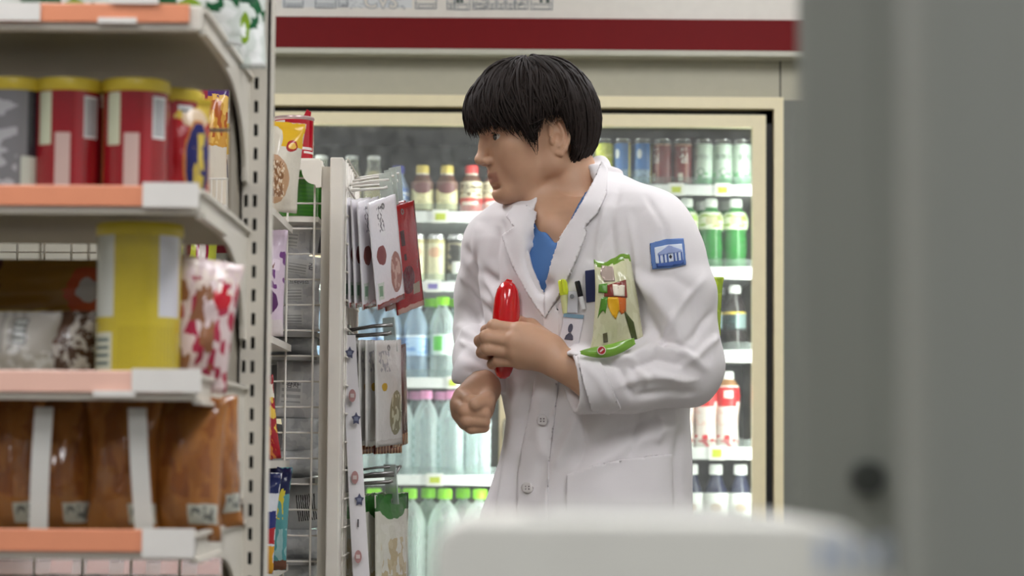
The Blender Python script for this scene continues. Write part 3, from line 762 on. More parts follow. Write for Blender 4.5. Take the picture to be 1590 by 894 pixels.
# third shelf: bread packs, lattice pastry, pink bag
m_bread = zmat('sliced bread pack', (176, 170, 162), [('s', 0, .45, .62, 1, (150, 146, 140), 9), ('r', .5, .55, .66, .9, (110, 112, 110)), ('h', .52, .58, .64, .88, (190, 190, 186), 12), ('n', 0, .0, 1, .5, (206, 204, 200), 7), ('r', 0, 0, .9, .2, (168, 110, 72)), ('r', 0, 0, .14, .18, (170, 50, 50))], .2, wob=.05, bump=.4)
m_choc = zmat('lattice pastry pack', (78, 56, 44), [('n', 0, 0, 1, 1, (196, 188, 180), 8), ('r', .0, .55, .6, 1, (92, 66, 52))], .2, wob=.3, bump=.5)
bag('bread_pack', 'clear pack of sliced bread at the left end of the third shelf', 'bread', 28, z3+.001, 2.285, .085, .072, .05, m_bread, 31, (0, 0, 0), wr=.12)
bag('pastry_pack', 'chocolate pastry pack with white lattice icing on the third shelf', 'pastry', 108, z3+.001, 2.30, .058, .074, .05, m_choc, 33, (0, 0, -.12), wr=.15)
bag('bread_pack', 'yellow and orange pack lying behind the sliced bread', 'bread', 60, z3+.062, 2.47, .19, .075, .04, zmat('yellow back pack', (150, 110, 44), [('e', .66, .2, .9, .9, (186, 84, 50)), ('e', .72, .4, .84, .75, (200, 196, 196)), ('r', .2, .0, .7, .3, (196, 160, 40)), ('r', 0, .5, .3, 1, (84, 40, 34))], .3, wob=.1), 36)
bag('bread_pack', 'dark pack under the yellow and orange pack', 'bread', 60, z3+.001, 2.47, .19, .06, .05, zmat('dark back pack', (70, 62, 56), [('n', 0, 0, 1, 1, (110, 100, 92), 5)], .4), 37)
m_pink = zmat('pink heart bag', (226, 204, 204), [('n', 0, 0, 1, .85, (176, 44, 74), 5), ('n', 0, .1, .7, .8, (150, 100, 70), 4), ('e', .52, .62, .86, .80, (196, 24, 44)), ('n', 0, .75, 1, 1, (232, 214, 204), 9)], .18, wob=.08, bump=.4)
bag('candy_bag', 'clear candy bag with pink and red pattern beside the yellow canister', 'candy bag', 303, z3+.001, 2.30, .062, .125, .04, m_pink, 41, (0, .14, .35))
# fourth shelf: orange brown bags with pale paper bands
z4 = G1Z[3]
m_brown = zmat('orange brown bag', (164, 104, 48), [('n', 0, 0, 1, 1, (150, 92, 42), 3), ('n', .1, .3, .9, 1, (140, 82, 40), 4), ('r', .62, .12, .98, .26, (196, 196, 184)), ('n', .66, .14, .94, .24, (110, 112, 108), 16)], .16, wob=.03, bump=.6, bscale=30, coat=.5)
for i, (px, dx, rz, lb) in enumerate(((22, .0, .04, 'orange brown snack bag at the left end of the lowest visible shelf'), (98, .0, -.02, 'orange brown snack bag between two pale paper bands'), (196, 0, .02, 'orange brown snack bag just right of the middle of its shelf'), (290, .0, -.10, 'orange brown snack bag bulging past the shelf end'))):
    bag('brown_snack_bag', lb, 'snack bag', px, z4+.002, 2.295+.012*(i % 2), .070 if i < 3 else .074, .136, .055, m_brown, 50+i*3, (0, .02*(i-1.5), rz), 'orange brown snack bags', wr=.3)
bag('brown_snack_bag', 'crumpled orange brown snack bag hanging over the shelf end', 'snack bag', 338, z4+.010, 2.40, .062, .130, .045, m_brown, 77, (0, -.06, .5), 'orange brown snack bags', wr=.6)
band = mat('pale paper band', (206, 204, 198), .5)
for px, tl, lb in ((72, .02, 'pale paper band hanging between the left brown bags'), (226, -.06, 'tilted pale paper band before the right brown bags')):
    p = P(px, 447, 2.235)
    vs = MB()
    for k in range(8):
        a, b_ = k/8, (k+1)/8
        xa, xb = tl*.16*(a-.5), tl*.16*(b_-.5)
        y = lambda s_: -.006*math.sin(s_*PI)
        vs.add([(xa-.0085, y(a), a*.122), (xa+.0085, y(a), a*.122), (xb+.0085, y(b_), b_*.122), (xb-.0085, y(b_), b_*.122)], [(0, 1, 2, 3)])
    o = vs.build('paper_band', band, None, (p.x, 2.228, z4+.0035), weld=True); tag(o, lb, 'paper band')
    md = o.modifiers.new('thick', 'SOLIDIFY'); md.thickness = .0012
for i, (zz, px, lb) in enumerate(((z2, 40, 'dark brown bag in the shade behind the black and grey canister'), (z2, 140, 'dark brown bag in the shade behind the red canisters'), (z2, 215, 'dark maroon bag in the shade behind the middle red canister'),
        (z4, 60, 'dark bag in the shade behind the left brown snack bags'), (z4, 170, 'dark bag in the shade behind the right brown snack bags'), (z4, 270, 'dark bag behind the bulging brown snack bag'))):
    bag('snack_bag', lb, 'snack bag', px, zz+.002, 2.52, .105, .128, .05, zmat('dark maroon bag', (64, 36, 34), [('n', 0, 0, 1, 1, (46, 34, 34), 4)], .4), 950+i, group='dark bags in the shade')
for i, px in enumerate((-80, -180, -280)):
    bag('brown_snack_bag', 'orange brown snack bag beyond the left picture edge, '+['first', 'second', 'third'][i]+' from the frame', 'snack bag', px, z4+.002, 2.30, .070, .136, .055, m_brown, 970+i, (0, 0, .03*i), 'orange brown snack bags', wr=.3)
    bag('bread_pack', 'clear bread pack beyond the left picture edge, '+['first', 'second', 'third'][i]+' from the frame', 'bread', px-20, z3+.001, 2.29, .085, .085, .05, m_bread, 975+i, (0, 0, 0), wr=.12)
z5 = G1Z[4]
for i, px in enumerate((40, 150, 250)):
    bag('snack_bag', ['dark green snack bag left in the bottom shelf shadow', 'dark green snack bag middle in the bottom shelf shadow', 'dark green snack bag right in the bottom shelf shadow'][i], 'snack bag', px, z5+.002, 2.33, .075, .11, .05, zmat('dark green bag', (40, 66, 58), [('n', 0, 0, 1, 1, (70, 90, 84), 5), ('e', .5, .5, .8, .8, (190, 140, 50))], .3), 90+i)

# ================================================================== far snack shelf with wire back and hooks
YM = 3.66
g2 = thing('wire_snack_shelf', 'white wire backed snack shelf behind the near one', 'shelf', (-.75, YM, 0))
postw = mat('post enamel', (226, 220, 210), .35)
xp0, xp1 = P(509, 560, 3.62).x, P(529.5, 560, 3.62).x
zp = P(520, 244, 3.62).z
wpart(MB().box(xp0, xp1, 3.62, 3.67, 0, zp), 'post', postw, g2, bevel=.002)
xq0 = P(496, 560, 3.64).x
wpart(MB().box(xq0, xp0, 3.64, 3.67, 0, zp-.012), 'post_channel', mat('post channel', (196, 190, 178), .4), g2)
# mesh back
z_ = P(470, 276, YM).z; dz = 39.7*S(YM)
mb = MB(); k = 0
while z_-k*dz > .12:
    wpart(MB().tube([(-1.25, YM+.004, z_-k*dz), (xq0+.004, YM+.004, z_-k*dz)], .0016, 6), 'mesh_wire', postw, g2, smooth=True); k += 1
x_ = P(485.5, 560, YM).x
for k in range(23):
    x = x_-k*42*S(YM); wpart(MB().tube([(x, YM, .12), (x, YM, z_+.016)], .0018, 6), 'mesh_wire', postw, g2, smooth=True)
wpart(MB().box(-1.25, xq0, YM-.01, YM+.012, z_+.014, z_+.026), 'top_bar', postw, g2, bevel=.002)
# bracket next to the post
zb = P(490, 250, 3.64).z; xb1 = P(500, 250, 3.64).x
poly = [(P(456, 250, 3.64).x, zb), (xb1, zb), (xb1, zb-.040), (xb1-.008, zb-.041)]
for k in range(7):
    a = k/6*PI/2; poly.append((xb1-.010-.020*math.sin(a)*1.0, zb-.036+.022*(1-math.cos(a))+.000))
poly.append((P(456, 250, 3.64).x, zb-.013))
wpart(MB().prism(poly, 3.632, 3.641), 'bracket', postw, g2)
# base and decks; front side towards the camera, rear side behind the mesh
wpart(MB().box(-1.25, xp1, 3.3, 4.0, 0, .12), 'base', postw, g2, bevel=.004)
XFE = P(419, 447, 3.32).x
FZ = []
for (y, nm) in ((318, 'A'), (519, 'B'), (716, 'C'), (893, 'D')):
    z = P(420, y, 3.32).z; FZ.append(z)
    d = wpart(MB().box(-1.25, XFE, 3.32, YM-.006, z-.010, z), 'front_deck', postw, g2)
    if nm in 'AB':
        for k in range(30):
            x = XFE-.004-k*.0072
            if x < -.75: break
            sub(MB().tube([(x, 3.324, z), (x, 3.324, z+.036)], .0011, 5), 'fence_wire', postw, d)
        sub(MB().tube([(-1.25, 3.324, z+.036), (XFE, 3.324, z+.036)], .0016, 6), 'fence_rail', postw, d)
    else:
        vs = [(-1.25, 3.30, z-.004), (XFE+.0, 3.30, z-.004), (XFE, 3.322, z+.052), (-1.25, 3.322, z+.052)]
        o = sub(MB().add(vs, [(0, 1, 2, 3)]), 'clear_price_rail', clear('clear acrylic', (226, 206, 200), .18, .08, .3), d)
        md = o.modifiers.new('thick', 'SOLIDIFY'); md.thickness = .002
        for k in range(6):
            x = XFE-.012-k*.05
            sub(MB().add([(x-.03, 3.3035, z+.002), (x, 3.3035, z+.002), (x, 3.318, z+.034), (x-.03, 3.318, z+.034)], [(0, 1, 2, 3)]), 'price_card', mat('pinkish card', (214, 176, 164), .4), d)
BZ = []
XBE = P(497, 447, 3.72).x
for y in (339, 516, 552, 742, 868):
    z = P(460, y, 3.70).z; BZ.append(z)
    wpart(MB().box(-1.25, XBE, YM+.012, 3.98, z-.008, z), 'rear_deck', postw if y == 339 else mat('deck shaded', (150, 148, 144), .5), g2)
ztp = P(460, 251, 3.72).z
wpart(MB().box(-1.25, XBE, YM+.014, 3.98, ztp-.012, ztp), 'rear_deck', postw, g2)
# side mesh with hooks, facing the aisle
XS = P(536, 447, 3.68).x
zsT = P(537, 249, 3.68).z
for k in range(8):
    y = 3.675+k*.040; wpart(MB().tube([(XS, y, .12), (XS, y, zsT)], .0016, 6), 'side_wire', postw, g2, smooth=True)
k = 0
while zsT-k*.043 > .14:
    wpart(MB().tube([(XS+.003, 3.665, zsT-k*.043), (XS+.003, 3.96, zsT-k*.043)], .0016, 6), 'side_wire', postw, g2, smooth=True); k += 1
wpart(MB().box(XS-.016, XS+.002, 3.955, 3.975, 0, zsT), 'rear_post', postw, g2)
steel = mat('steel hook', (150, 148, 146), .25, .8)
whook = mat('white hook', (220, 216, 208), .3)
holder = clear('clear tag holder', (214, 222, 216), .30, .1, .4)
def hook(px0, px1, py, Y, label, m, tagw=.016, tagh=.062, tip=.0, r=.0022):
    a, b_ = P(px0, py, Y), P(px1, py-4, Y)
    t = thing('display_hook', label, 'hook', a, group='hooks on the side mesh')
    d = b_-a
    MB().tube([(0, 0, 0), (d.x*.9, 0, d.z), (d.x, 0, d.z+.002+tip)], r, 8).build('prong', m, t, smooth=True)
    MB().tube([(0, .012, .010), (d.x*.55, .012, d.z+.012), (d.x*1.02, .006, d.z+.014)], r*.9, 8).build('upper_prong', m, t, smooth=True)
    MB().box(-.006, .002, -.012, .024, -.012, .018).build('back_plate', m, t, bevel=.001)
    if tagh:
        MB().box(d.x*1.02, d.x*1.02+.0025, -.010-tagw, .012, d.z+.016-tagh, d.z+.020).build('tag_holder', holder, t, rot=(0, -.10, .55), bevel=.0008)
    return t
hook(540, 602, 296, 3.74, 'white wire hook holding the front white pouches', whook)
hook(544, 610, 290, 3.80, 'white wire hook behind the front white pouches', whook)
hook(548, 618, 286, 3.86, 'white wire hook nearest the cooler in the top row', whook)
hook(541, 608, 522, 3.76, 'grey steel hook of the middle pouches', steel, .016, .05, r=.0032)
hook(541, 622, 742, 3.76, 'upper grey steel hook of the leaf pouches with turned up tip', steel, 0, 0, .014, r=.0022)
hook(541, 610, 752, 3.74, 'lower grey steel hook of the leaf pouches', steel, .016, .058, r=.0030)

def hang(name, label, top, w, h, t_, m, seed, rot, group, **kw):
    """pouch hanging from a hook: origin at its top edge"""
    t = thing(name, label, 'pouch', top, rot, group)
    me = pouch_mesh('wrapper', w, h, t_, seed, crimp=.07, **kw)
    me.transform(Matrix.Translation((0, 0, -h)))
    obj('wrapper', me, m, t)
    MB().lathe([(.0028, -.0005), (.0050, -.0005), (.0050, .0005), (.0028, .0005), (.0028, -.0005)], 10, cap=False).build('hang_hole', mat('hole rim', (120, 118, 116), .5), t, loc=(0, -.0016, -.012), rot=(PI/2, 0, 0))
    return t
m_jerky = zmat('white jerky pouch', (222, 218, 222), [('r', .28, .66, .44, .96, (222, 220, 222)), ('n', .26, .70, .44, .94, (120, 116, 122), 22), ('e', .10, .40, .40, .58, (128, 72, 66)), ('e', .50, .10, .98, .48, (150, 100, 88)), ('n', .55, .14, .95, .44, (190, 150, 136), 8), ('r', .06, .08, .26, .24, (196, 206, 196)), ('r', .10, .11, .22, .21, (120, 156, 130)), ('r', 0, 0, 1, .05, (140, 60, 54))], .22, wob=.03, bump=.3, bscale=40)
m_redp = zmat('red jerky pouch', (150, 12, 20), [('r', .3, .62, .44, .76, (60, 14, 18)), ('r', .36, .48, .44, .54, (60, 14, 18)), ('e', .2, .16, .7, .42, (90, 16, 30)), ('r', .62, .14, .9, .24, (150, 140, 120)), ('r', 0, 0, 1, .05, (196, 150, 130))], .22, wob=.02, bump=.3)
jl = ['white jerky pouch nearest the wire mesh in the top hanging row', 'second white jerky pouch from the mesh in the top hanging row', 'third white jerky pouch from the mesh in the top hanging row', 'fourth white jerky pouch from the mesh in the top hanging row', 'fifth white jerky pouch from the mesh in the top hanging row', 'front white jerky pouch beside the red pouch']
for i in range(6):
    x = [539, 545, 552, 560, 571, 592][i]
    top = P(x, 309-(i % 2), 3.73-.004*i)
    hang('jerky_pouch', jl[i], top, .098, .166, .010, m_jerky, 200+i*7, (0, -math.radians([2, 4, 7, 9, 11, 13.5][i]), math.radians([78, 78, 77, 76, 74, 67][i])), 'white jerky pouches on the top hooks', wr=.3, curve=.0)
hang('red_pouch', 'red jerky pouch hanging in front of the cream coffee cans', P(622, 317, 3.80), .095, .170, .010, m_redp, 261, (0, -math.radians(13.5), math.radians(66)), 'red jerky pouches')
hang('red_pouch', 'red jerky pouch directly behind the front white jerky pouch', P(607, 316, 3.83), .095, .166, .010, m_redp, 262, (0, -math.radians(12), math.radians(64)), 'red jerky pouches')
for i in range(3):
    hang('red_pouch', ['dark red pouch low behind the first white pouches', 'dark red pouch low behind the middle white pouches', 'dark red pouch low behind the front white pouches'][i], P([556, 576, 596][i], 322, 3.90), .10, .160, .010, m_redp, 264+i, (0, -math.radians(8+2*i), math.radians(66)), 'red jerky pouches')
m_dried = zmat('silver white pouch', (214, 212, 208), [('e', .42, .10, 1.0, .52, (150, 146, 120)), ('n', .5, .14, .95, .48, (206, 206, 180), 9), ('e', .16, .52, .34, .60, (196, 160, 60)), ('r', 0, 0, 1, .06, (196, 192, 186)), ('n', .1, .7, .5, .9, (170, 170, 174), 14)], .2, .25, wob=.03, bump=.5, bscale=40)
m_brp = zmat('red brown pouch', (96, 34, 20), [('n', 0, 0, 1, 1, (60, 22, 16), 4), ('r', 0, 0, 1, .12, (196, 150, 110)), ('s', 0, 0, 1, .14, (120, 70, 50), 9)], .2, wob=.05, bump=.5)
dl = ['silver white pouch nearest the mesh in the middle row', 'second silver white pouch of the middle row', 'third silver white pouch of the middle row', 'fourth silver white pouch of the middle row', 'front silver white pouch of the middle row']
for i in range(5):
    top = P([541, 562, 572, 583, 602][i], 528, 3.77-.006*i)
    hang('dried_food_pouch', dl[i], top, .098, .163, .012, m_dried, 300+i*5, (0, -math.radians([1, 1.5, 2.5, 3, 3.5][i]), math.radians([78, 77, 76, 75, 69][i])), 'silver white pouches on the middle hook')
hang('dried_food_pouch', 'red brown pouch at the tip of the middle hook', P(617, 536, 3.83), .080, .160, .010, m_brp, 333, (0, -math.radians(5.5), math.radians(74)), None)
for i in range(2):
    hang('dried_food_pouch', ['brown foil pouch low behind the silver pouches', 'brown foil pouch beside the low brown foil pouch'][i], P([578, 601][i], 545, 3.90), .08, .165, .012, m_brp, 340+i, (0, -math.radians(2), math.radians(60)), None)
m_leafp = zmat('clear leaf pouch', (206, 204, 190), [('r', 0, .86, 1, 1, (44, 96, 40)), ('e', .1, .78, .9, 1.0, (52, 110, 44)), ('e', .1, -.2, .9, .62, (186, 170, 136)), ('n', .1, .0, .9, .62, (196, 182, 150), 5), ('n', 0, .3, 1, .75, (212, 210, 198), 6)], .15, wob=.04, bump=.7, bscale=40)
for i in range(4):
    top = P([540, 574, 588, 608][i], 766, 3.80-.01*i)
    hang('leaf_pouch', ['clear pouch with green leaf header nearest the mesh', 'second clear pouch with green leaf header', 'third clear pouch with green leaf header', 'front clear pouch with green leaf header on the lowest hook'][i], top, .105, .18, .016, m_leafp, 400+i*3, (0, -math.radians([1, 2, 3, 2][i]), math.radians([74, 70, 68, 64][i])), 'clear leaf pouches on the lowest hook')
# white clip strip hanging before the pouches
t = thing('clip_strip', 'long white paper strip with small red and blue badges hanging by the post', 'strip', P(545, 520, 3.715))
o0 = Vector(t.location)
mb = MB(); n = 16
for k in range(n):
    a, b_ = k/n, (k+1)/n
    def pt(s_, e): q = P(541+21*s_+e*(11+2*s_), 520+395*s_, 3.715-.02*s_) - o0; return (q.x, q.y+.004*math.sin(s_*7), q.z)
    mb.add([pt(a, -1), pt(a, 1), pt(b_, 1), pt(b_, -1)], [(0, 1, 2, 3)])
s_ = mb.build('strip', mat('strip paper', (226, 222, 224), .45), t, weld=True)
md = s_.modifiers.new('thick', 'SOLIDIFY'); md.thickness = .001
for (px, py, k) in ((543, 548, 'b'), (547, 614, 'r'), (553, 650, 'b'), (551, 741, 'r'), (558, 776, 'b'), (556, 864, 'r'), (556, 812, 's')):
    q = P(px, py, 3.708-.02*(py-520)/395) - o0
    if k == 'r':
        mb = MB().add([(q.x+.0055*math.cos(a), q.y, q.z+.010*math.sin(a)) for a in [2*PI*i/14 for i in range(14)]], [tuple(range(14))]); mm = mat('badge rose', (176, 132, 130), .5)
    elif k == 'b':
        pts = [(q.x+(.0075 if i % 2 == 0 else .0045)*math.sin(2*PI*i/10), q.y, q.z+(.0105 if i % 2 == 0 else .006)*math.cos(2*PI*i/10)) for i in range(10)]
        mb = MB().add(pts, [tuple(range(10))]); mm = mat('badge slate', (76, 78, 104), .5)
    else:
        mb = MB().box(q.x-.001, q.x+.001, q.y, q.y+.0005, q.z-.006, q.z+.006); mm = tdk
    o = mb.build('badge', mm, t)
    if k != 's':
        md = o.modifiers.new('thick', 'SOLIDIFY'); md.thickness = .0005
        obj('badge_mark', MB().box(q.x-.003, q.x+.003, q.y-.001, q.y-.0006, q.z-.003, q.z+.003).mesh('badge_mark'), mat('badge mark', (206, 190, 186), .5) if k == 'r' else mat('badge mark blue', (120, 126, 150), .5), t)

# --- goods on the far shelf: canisters
redtin = zmat('red tin wrap', (176, 16, 36), [('r', .33, .55, .44, .95, (214, 206, 204)), ('r', .56, .30, .70, .36, (226, 214, 210)), ('r', .60, .22, .74, .27, (226, 214, 210))], .15, coat=.7)
grntin = zmat('green tin wrap', (66, 140, 34), [('r', .30, .72, .50, .92, (206, 218, 196)), ('r', .30, .26, .50, .44, (206, 218, 196)), ('n', .3, .28, .5, .42, (150, 170, 140), 20), ('r', .5, 0, .7, 1, (52, 120, 30)), ('h', .52, .1, .68, .9, (60, 132, 30), 12)], .15, coat=.7)
ct = canister('nut_canister', 'red metal canister with torn seal on top of the wire shelf', 453, ztp, 3.76, .0312, .074, redtin, mat('tin lid', (196, 170, 168), .3, .5), None, .0, lidh=.004)
MB().add([(.014, -.006, .073), (.026, -.004, .073), (.027, 0, .083), (.020, .0, .088)], [(0, 1, 2, 3)]).build('torn_seal', redtin, ct)
zg = BZ[0]
canister('nut_canister', 'light green canister standing behind the wire mesh', 462, zg, 3.735, .0312, .079, grntin, mat('green lid', (90, 160, 60), .4), 'green canisters behind the mesh', lidh=.004)
canister('nut_canister', 'darker green canister beside the bracket and post', 497, zg, 3.81, .0312, .079, zmat('dark green tin wrap', (50, 104, 34), [('r', .36, .2, .48, .44, (196, 206, 186)), ('h', .37, .22, .47, .42, (80, 90, 80), 14)], .2, coat=.6), mat('green lid', (90, 160, 60)), 'green canisters behind the mesh', lidh=.004)
# --- front side bags
m_nut = zmat('nut bag', (214, 206, 190), [('r', 0, .72, 1, 1, (222, 176, 40)), ('e', .0, .60, .60, .95, (214, 206, 190)), ('e', .70, .66, .92, .80, (166, 40, 40)), ('e', .75, .69, .90, .77, (226, 180, 80)), ('e', .1, .08, .84, .62, (188, 150, 116)), ('n', .2, .16, .74, .55, (226, 206, 180), 22), ('n', .2, .16, .72, .55, (140, 100, 70), 17)], .2, wob=.04, bump=.4)
bag('nut_bag', 'cream nut bag with yellow top in front of the red canister', 'snack bag', 424, FZ[0]+.001, 3.42, .066, .128, .045, m_nut, 501, (0, .10, -.2))
m_pur = zmat('purple white bag', (206, 186, 202), [('n', 0, .45, 1, .8, (110, 60, 120), 6), ('r', .1, .62, .9, .72, (224, 206, 218)), ('n', .2, .63, .8, .71, (120, 70, 60), 14), ('e', .2, .18, .9, .46, (84, 40, 90)), ('e', .3, .20, .7, .36, (214, 110, 40)), ('r', 0, 0, 1, .16, (206, 196, 196))], .2, wob=.05, bump=.3)
bag('snack_bag', 'pale purple snack bag beside the wire mesh', 'snack bag', 409, FZ[1]+.001, 3.40, .06, .150, .04, m_pur, 505, (0, .03, -.2))
m_ry = zmat('red yellow bag', (150, 26, 36), [('n', 0, .2, 1, .8, (214, 176, 70), 5), ('r', 0, .74, 1, .9, (220, 214, 200)), ('n', .1, 0, .9, .35, (206, 120, 50), 7)], .2, wob=.08, bump=.3)
bag('snack_bag', 'red snack bag with yellow lettering beside the wire mesh', 'snack bag', 415, FZ[2]+.001, 3.40, .05, .118, .04, m_ry, 507, (0, -.12, -.3))
m_bt = zmat('blue red yellow bag', (206, 208, 214), [('r', 0, .45, 1, .62, (36, 44, 110)), ('r', 0, .30, 1, .45, (170, 30, 40)), ('r', 0, 0, 1, .28, (206, 150, 40)), ('e', .4, .50, .8, .72, (230, 230, 236)), ('r', 0, .8, 1, 1, (30, 40, 90))], .18, wob=.05, bump=.3)
bag('snack_bag', 'blue red and yellow snack bag low beside the upright', 'snack bag', 404, FZ[3]+.001, 3.37, .05, .140, .04, m_bt, 511, (0, .08, -.3))
m_teal = zmat('teal foil bag', (84, 150, 152), [('r', 0, .75, 1, 1, (24, 30, 70)), ('n', .3, .5, .9, .8, (206, 190, 60), 9), ('n', 0, 0, 1, .4, (150, 190, 190), 4), ('r', 0, 0, 1, .1, (110, 70, 50))], .15, wob=.06, bump=.5, bscale=30)
bag('snack_bag', 'teal foil snack bag with dark blue top by the mesh', 'snack bag', 424, FZ[3]+.001, 3.46, .05, .146, .04, m_teal, 513, (0, .05, -.2))
m_fry = zmat('fries bag', (206, 150, 60), [('r', 0, .86, .5, 1, (150, 50, 66)), ('r', .5, .88, 1, 1, (80, 50, 110)), ('n', 0, .5, 1, .9, (228, 184, 96), 6), ('r', 0, 0, 1, .48, (216, 206, 190)), ('n', 0, .55, 1, .85, (176, 90, 40), 7)], .2, wob=.06, bump=.3)
bag('snack_bag', 'snack bag printed with golden fries behind the near shelf', 'snack bag', 318, FZ[0]+.001, 3.38, .060, .178, .045, m_fry, 521, (0, 0, .1))
m_yw = zmat('yellow white bag', (214, 208, 196), [('r', 0, .55, 1, .85, (222, 180, 44)), ('e', .15, .50, .45, .64, (120, 170, 110)), ('e', .2, .28, .5, .44, (190, 100, 90)), ('r', .6, .05, .64, .5, (110, 110, 130))], .2, wob=.04, bump=.3)
bag('snack_bag', 'white snack bag with yellow band half hidden by the near upright', 'snack bag', 350, FZ[0]+.001, 3.45, .055, .150, .04, m_yw, 523, (0, -.04, -.1))
m_gt = zmat('lime yellow bag', (196, 200, 60), [('e', .42, .55, .78, .98, (150, 40, 70)), ('e', .50, .64, .70, .90, (226, 214, 206)), ('r', .45, .3, 1, .6, (226, 180, 50)), ('n', .3, .2, 1, .5, (226, 120, 60), 5), ('e', .10, .72, .28, .92, (110, 60, 50))], .2, wob=.03, bump=.3)
bag('snack_bag', 'lime yellow snack bag seen under the near second shelf', 'snack bag', 308, FZ[1]+.001, 3.38, .052, .150, .04, m_gt, 527, (0, 0, .1))
bag('snack_bag', 'white and grey snack bag seen just left of the near upright', 'snack bag', 345, FZ[1]+.001, 3.46, .036, .135, .03, zmat('white grey bag', (190, 196, 190), [('r', .2, .6, .8, .8, (226, 228, 228)), ('n', .25, .62, .75, .78, (60, 70, 80), 12), ('r', 0, .9, 1, 1, (150, 40, 60))], .25, bump=.3), 529)
bag('snack_bag', 'red and orange snack bag low behind the near third shelf', 'snack bag', 343, FZ[2]+.001, 3.42, .06, .165, .04, zmat('red orange bag', (150, 14, 22), [('r', 0, 0, 1, .55, (206, 140, 40)), ('r', 0, .5, .45, 1, (26, 28, 40))], .2, wob=.05, bump=.3), 531)
# --- silver bags on the rear decks, seen through the mesh
m_sil = zmat('silver foil bag', (228, 230, 232), [('n', 0, 0, 1, 1, (212, 214, 218), 3)], .35, .0, bump=.7, bscale=25)
m_sil2 = zmat('pale foil bag', (240, 240, 242), [('n', 0, 0, 1, 1, (226, 226, 230), 3), ('r', .1, .2, .6, .8, (246, 246, 246)), ('h', .14, .25, .56, .6, (200, 200, 202), 9)], .4, .0, bump=.5, bscale=25)
m_bar = zmat('barcode foil bag', (214, 216, 218), [('r', .4, .15, .95, .75, (214, 214, 214)), ('s', .42, .18, .93, .72, (40, 40, 42), 18)], .35, .15, wob=.05, bump=.5, bscale=25)
def silver(label, px, py, Y, w, h, t_, m, seed, rot, txt=None):
    """py = bottom edge; bags lie stacked behind the mesh"""
    p = P(px, py, Y)
    t = thing('foil_bag', label, 'snack bag', (p.x, Y, p.z), rot, 'silver bags behind the wire mesh')
    obj('wrapper', pouch_mesh('wrapper', w, h, t_, seed, wr=.35, nu=12, nv=12), m, t)
    if txt: text_flat('lettering', txt[0], txt[1], tdk, t, (txt[2], -t_*.5-.004, h*txt[3]))
    return t
silver('crinkled clear bag under the green canisters', 458, 396, 3.74, .045, .052, .03, m_sil2, 601, (0, .10, 0))
silver('white labelled foil packet leaning by the post', 478, 394, 3.75, .030, .054, .012, mat('foil label white', (220, 220, 222), .35, bump=.3, bscale=60), 602, (0, .14, 0))
silver('dark clear bag in the corner beside the post', 494, 394, 3.78, .022, .048, .02, mat('grey clear bag', (96, 96, 98), .25, bump=.5, bscale=60), 603, (0, -.1, 0))
silver('white foil bag tilted in the stack with black print', 470, 436, 3.735, .072, .040, .04, m_sil2, 604, (0, .16, 0), ('감', .012, .012, .55))
silver('pale foil bag with a printed top line above the hanging label', 466, 476, 3.735, .062, .042, .04, m_sil2, 605, (0, 0, 0), ('드라이스', .0085, .0, .88))
silver('pale foil bag with a printed text block', 466, 514, 3.735, .060, .040, .04, m_sil2, 606, (0, .02, 0))
silver('crumpled grey foil bag lying flat in the stack', 452, 551, 3.735, .084, .034, .05, m_sil, 607, (0, .03, 0))
silver('large foil bag with potato lettering behind the mesh', 462, 648, 3.735, .076, .088, .05, m_sil2, 608, (0, .05, 0), ('감자', .011, -.008, .55))
silver('small grey foil bag under the potato bag', 466, 700, 3.735, .060, .050, .04, m_sil, 609, (0, 0, 0))
silver('folded grey foil bag above the barcode bag', 462, 742, 3.735, .075, .044, .05, m_sil, 610, (0, -.12, 0))
silver('foil bag with a large slanted barcode', 470, 822, 3.735, .062, .074, .045, m_bar, 611, (0, -.12, 0))
silver('grey foil bag under the barcode bag', 462, 868, 3.735, .068, .046, .045, m_sil, 612, (0, 0, 0))
silver('grey foil bag lowest in the stack', 466, 915, 3.735, .070, .045, .045, m_sil, 613, (0, 0, 0))
for i, (py, lb) in enumerate(((436, 'dark grey foil bag at the back left of the upper stack'), (552, 'dark grey foil bag at the back left of the middle stack'), (650, 'dark grey foil bag behind the potato bag'), (742, 'dark grey foil bag behind the folded bag'), (868, 'dark grey foil bag at the back of the lower stack'))):
    silver(lb, 436, py, 3.83, .09, .085, .05, mat('dark foil', (186, 188, 192), .35, .1, bump=.5, bscale=40), 630+i, (0, 0, 0))

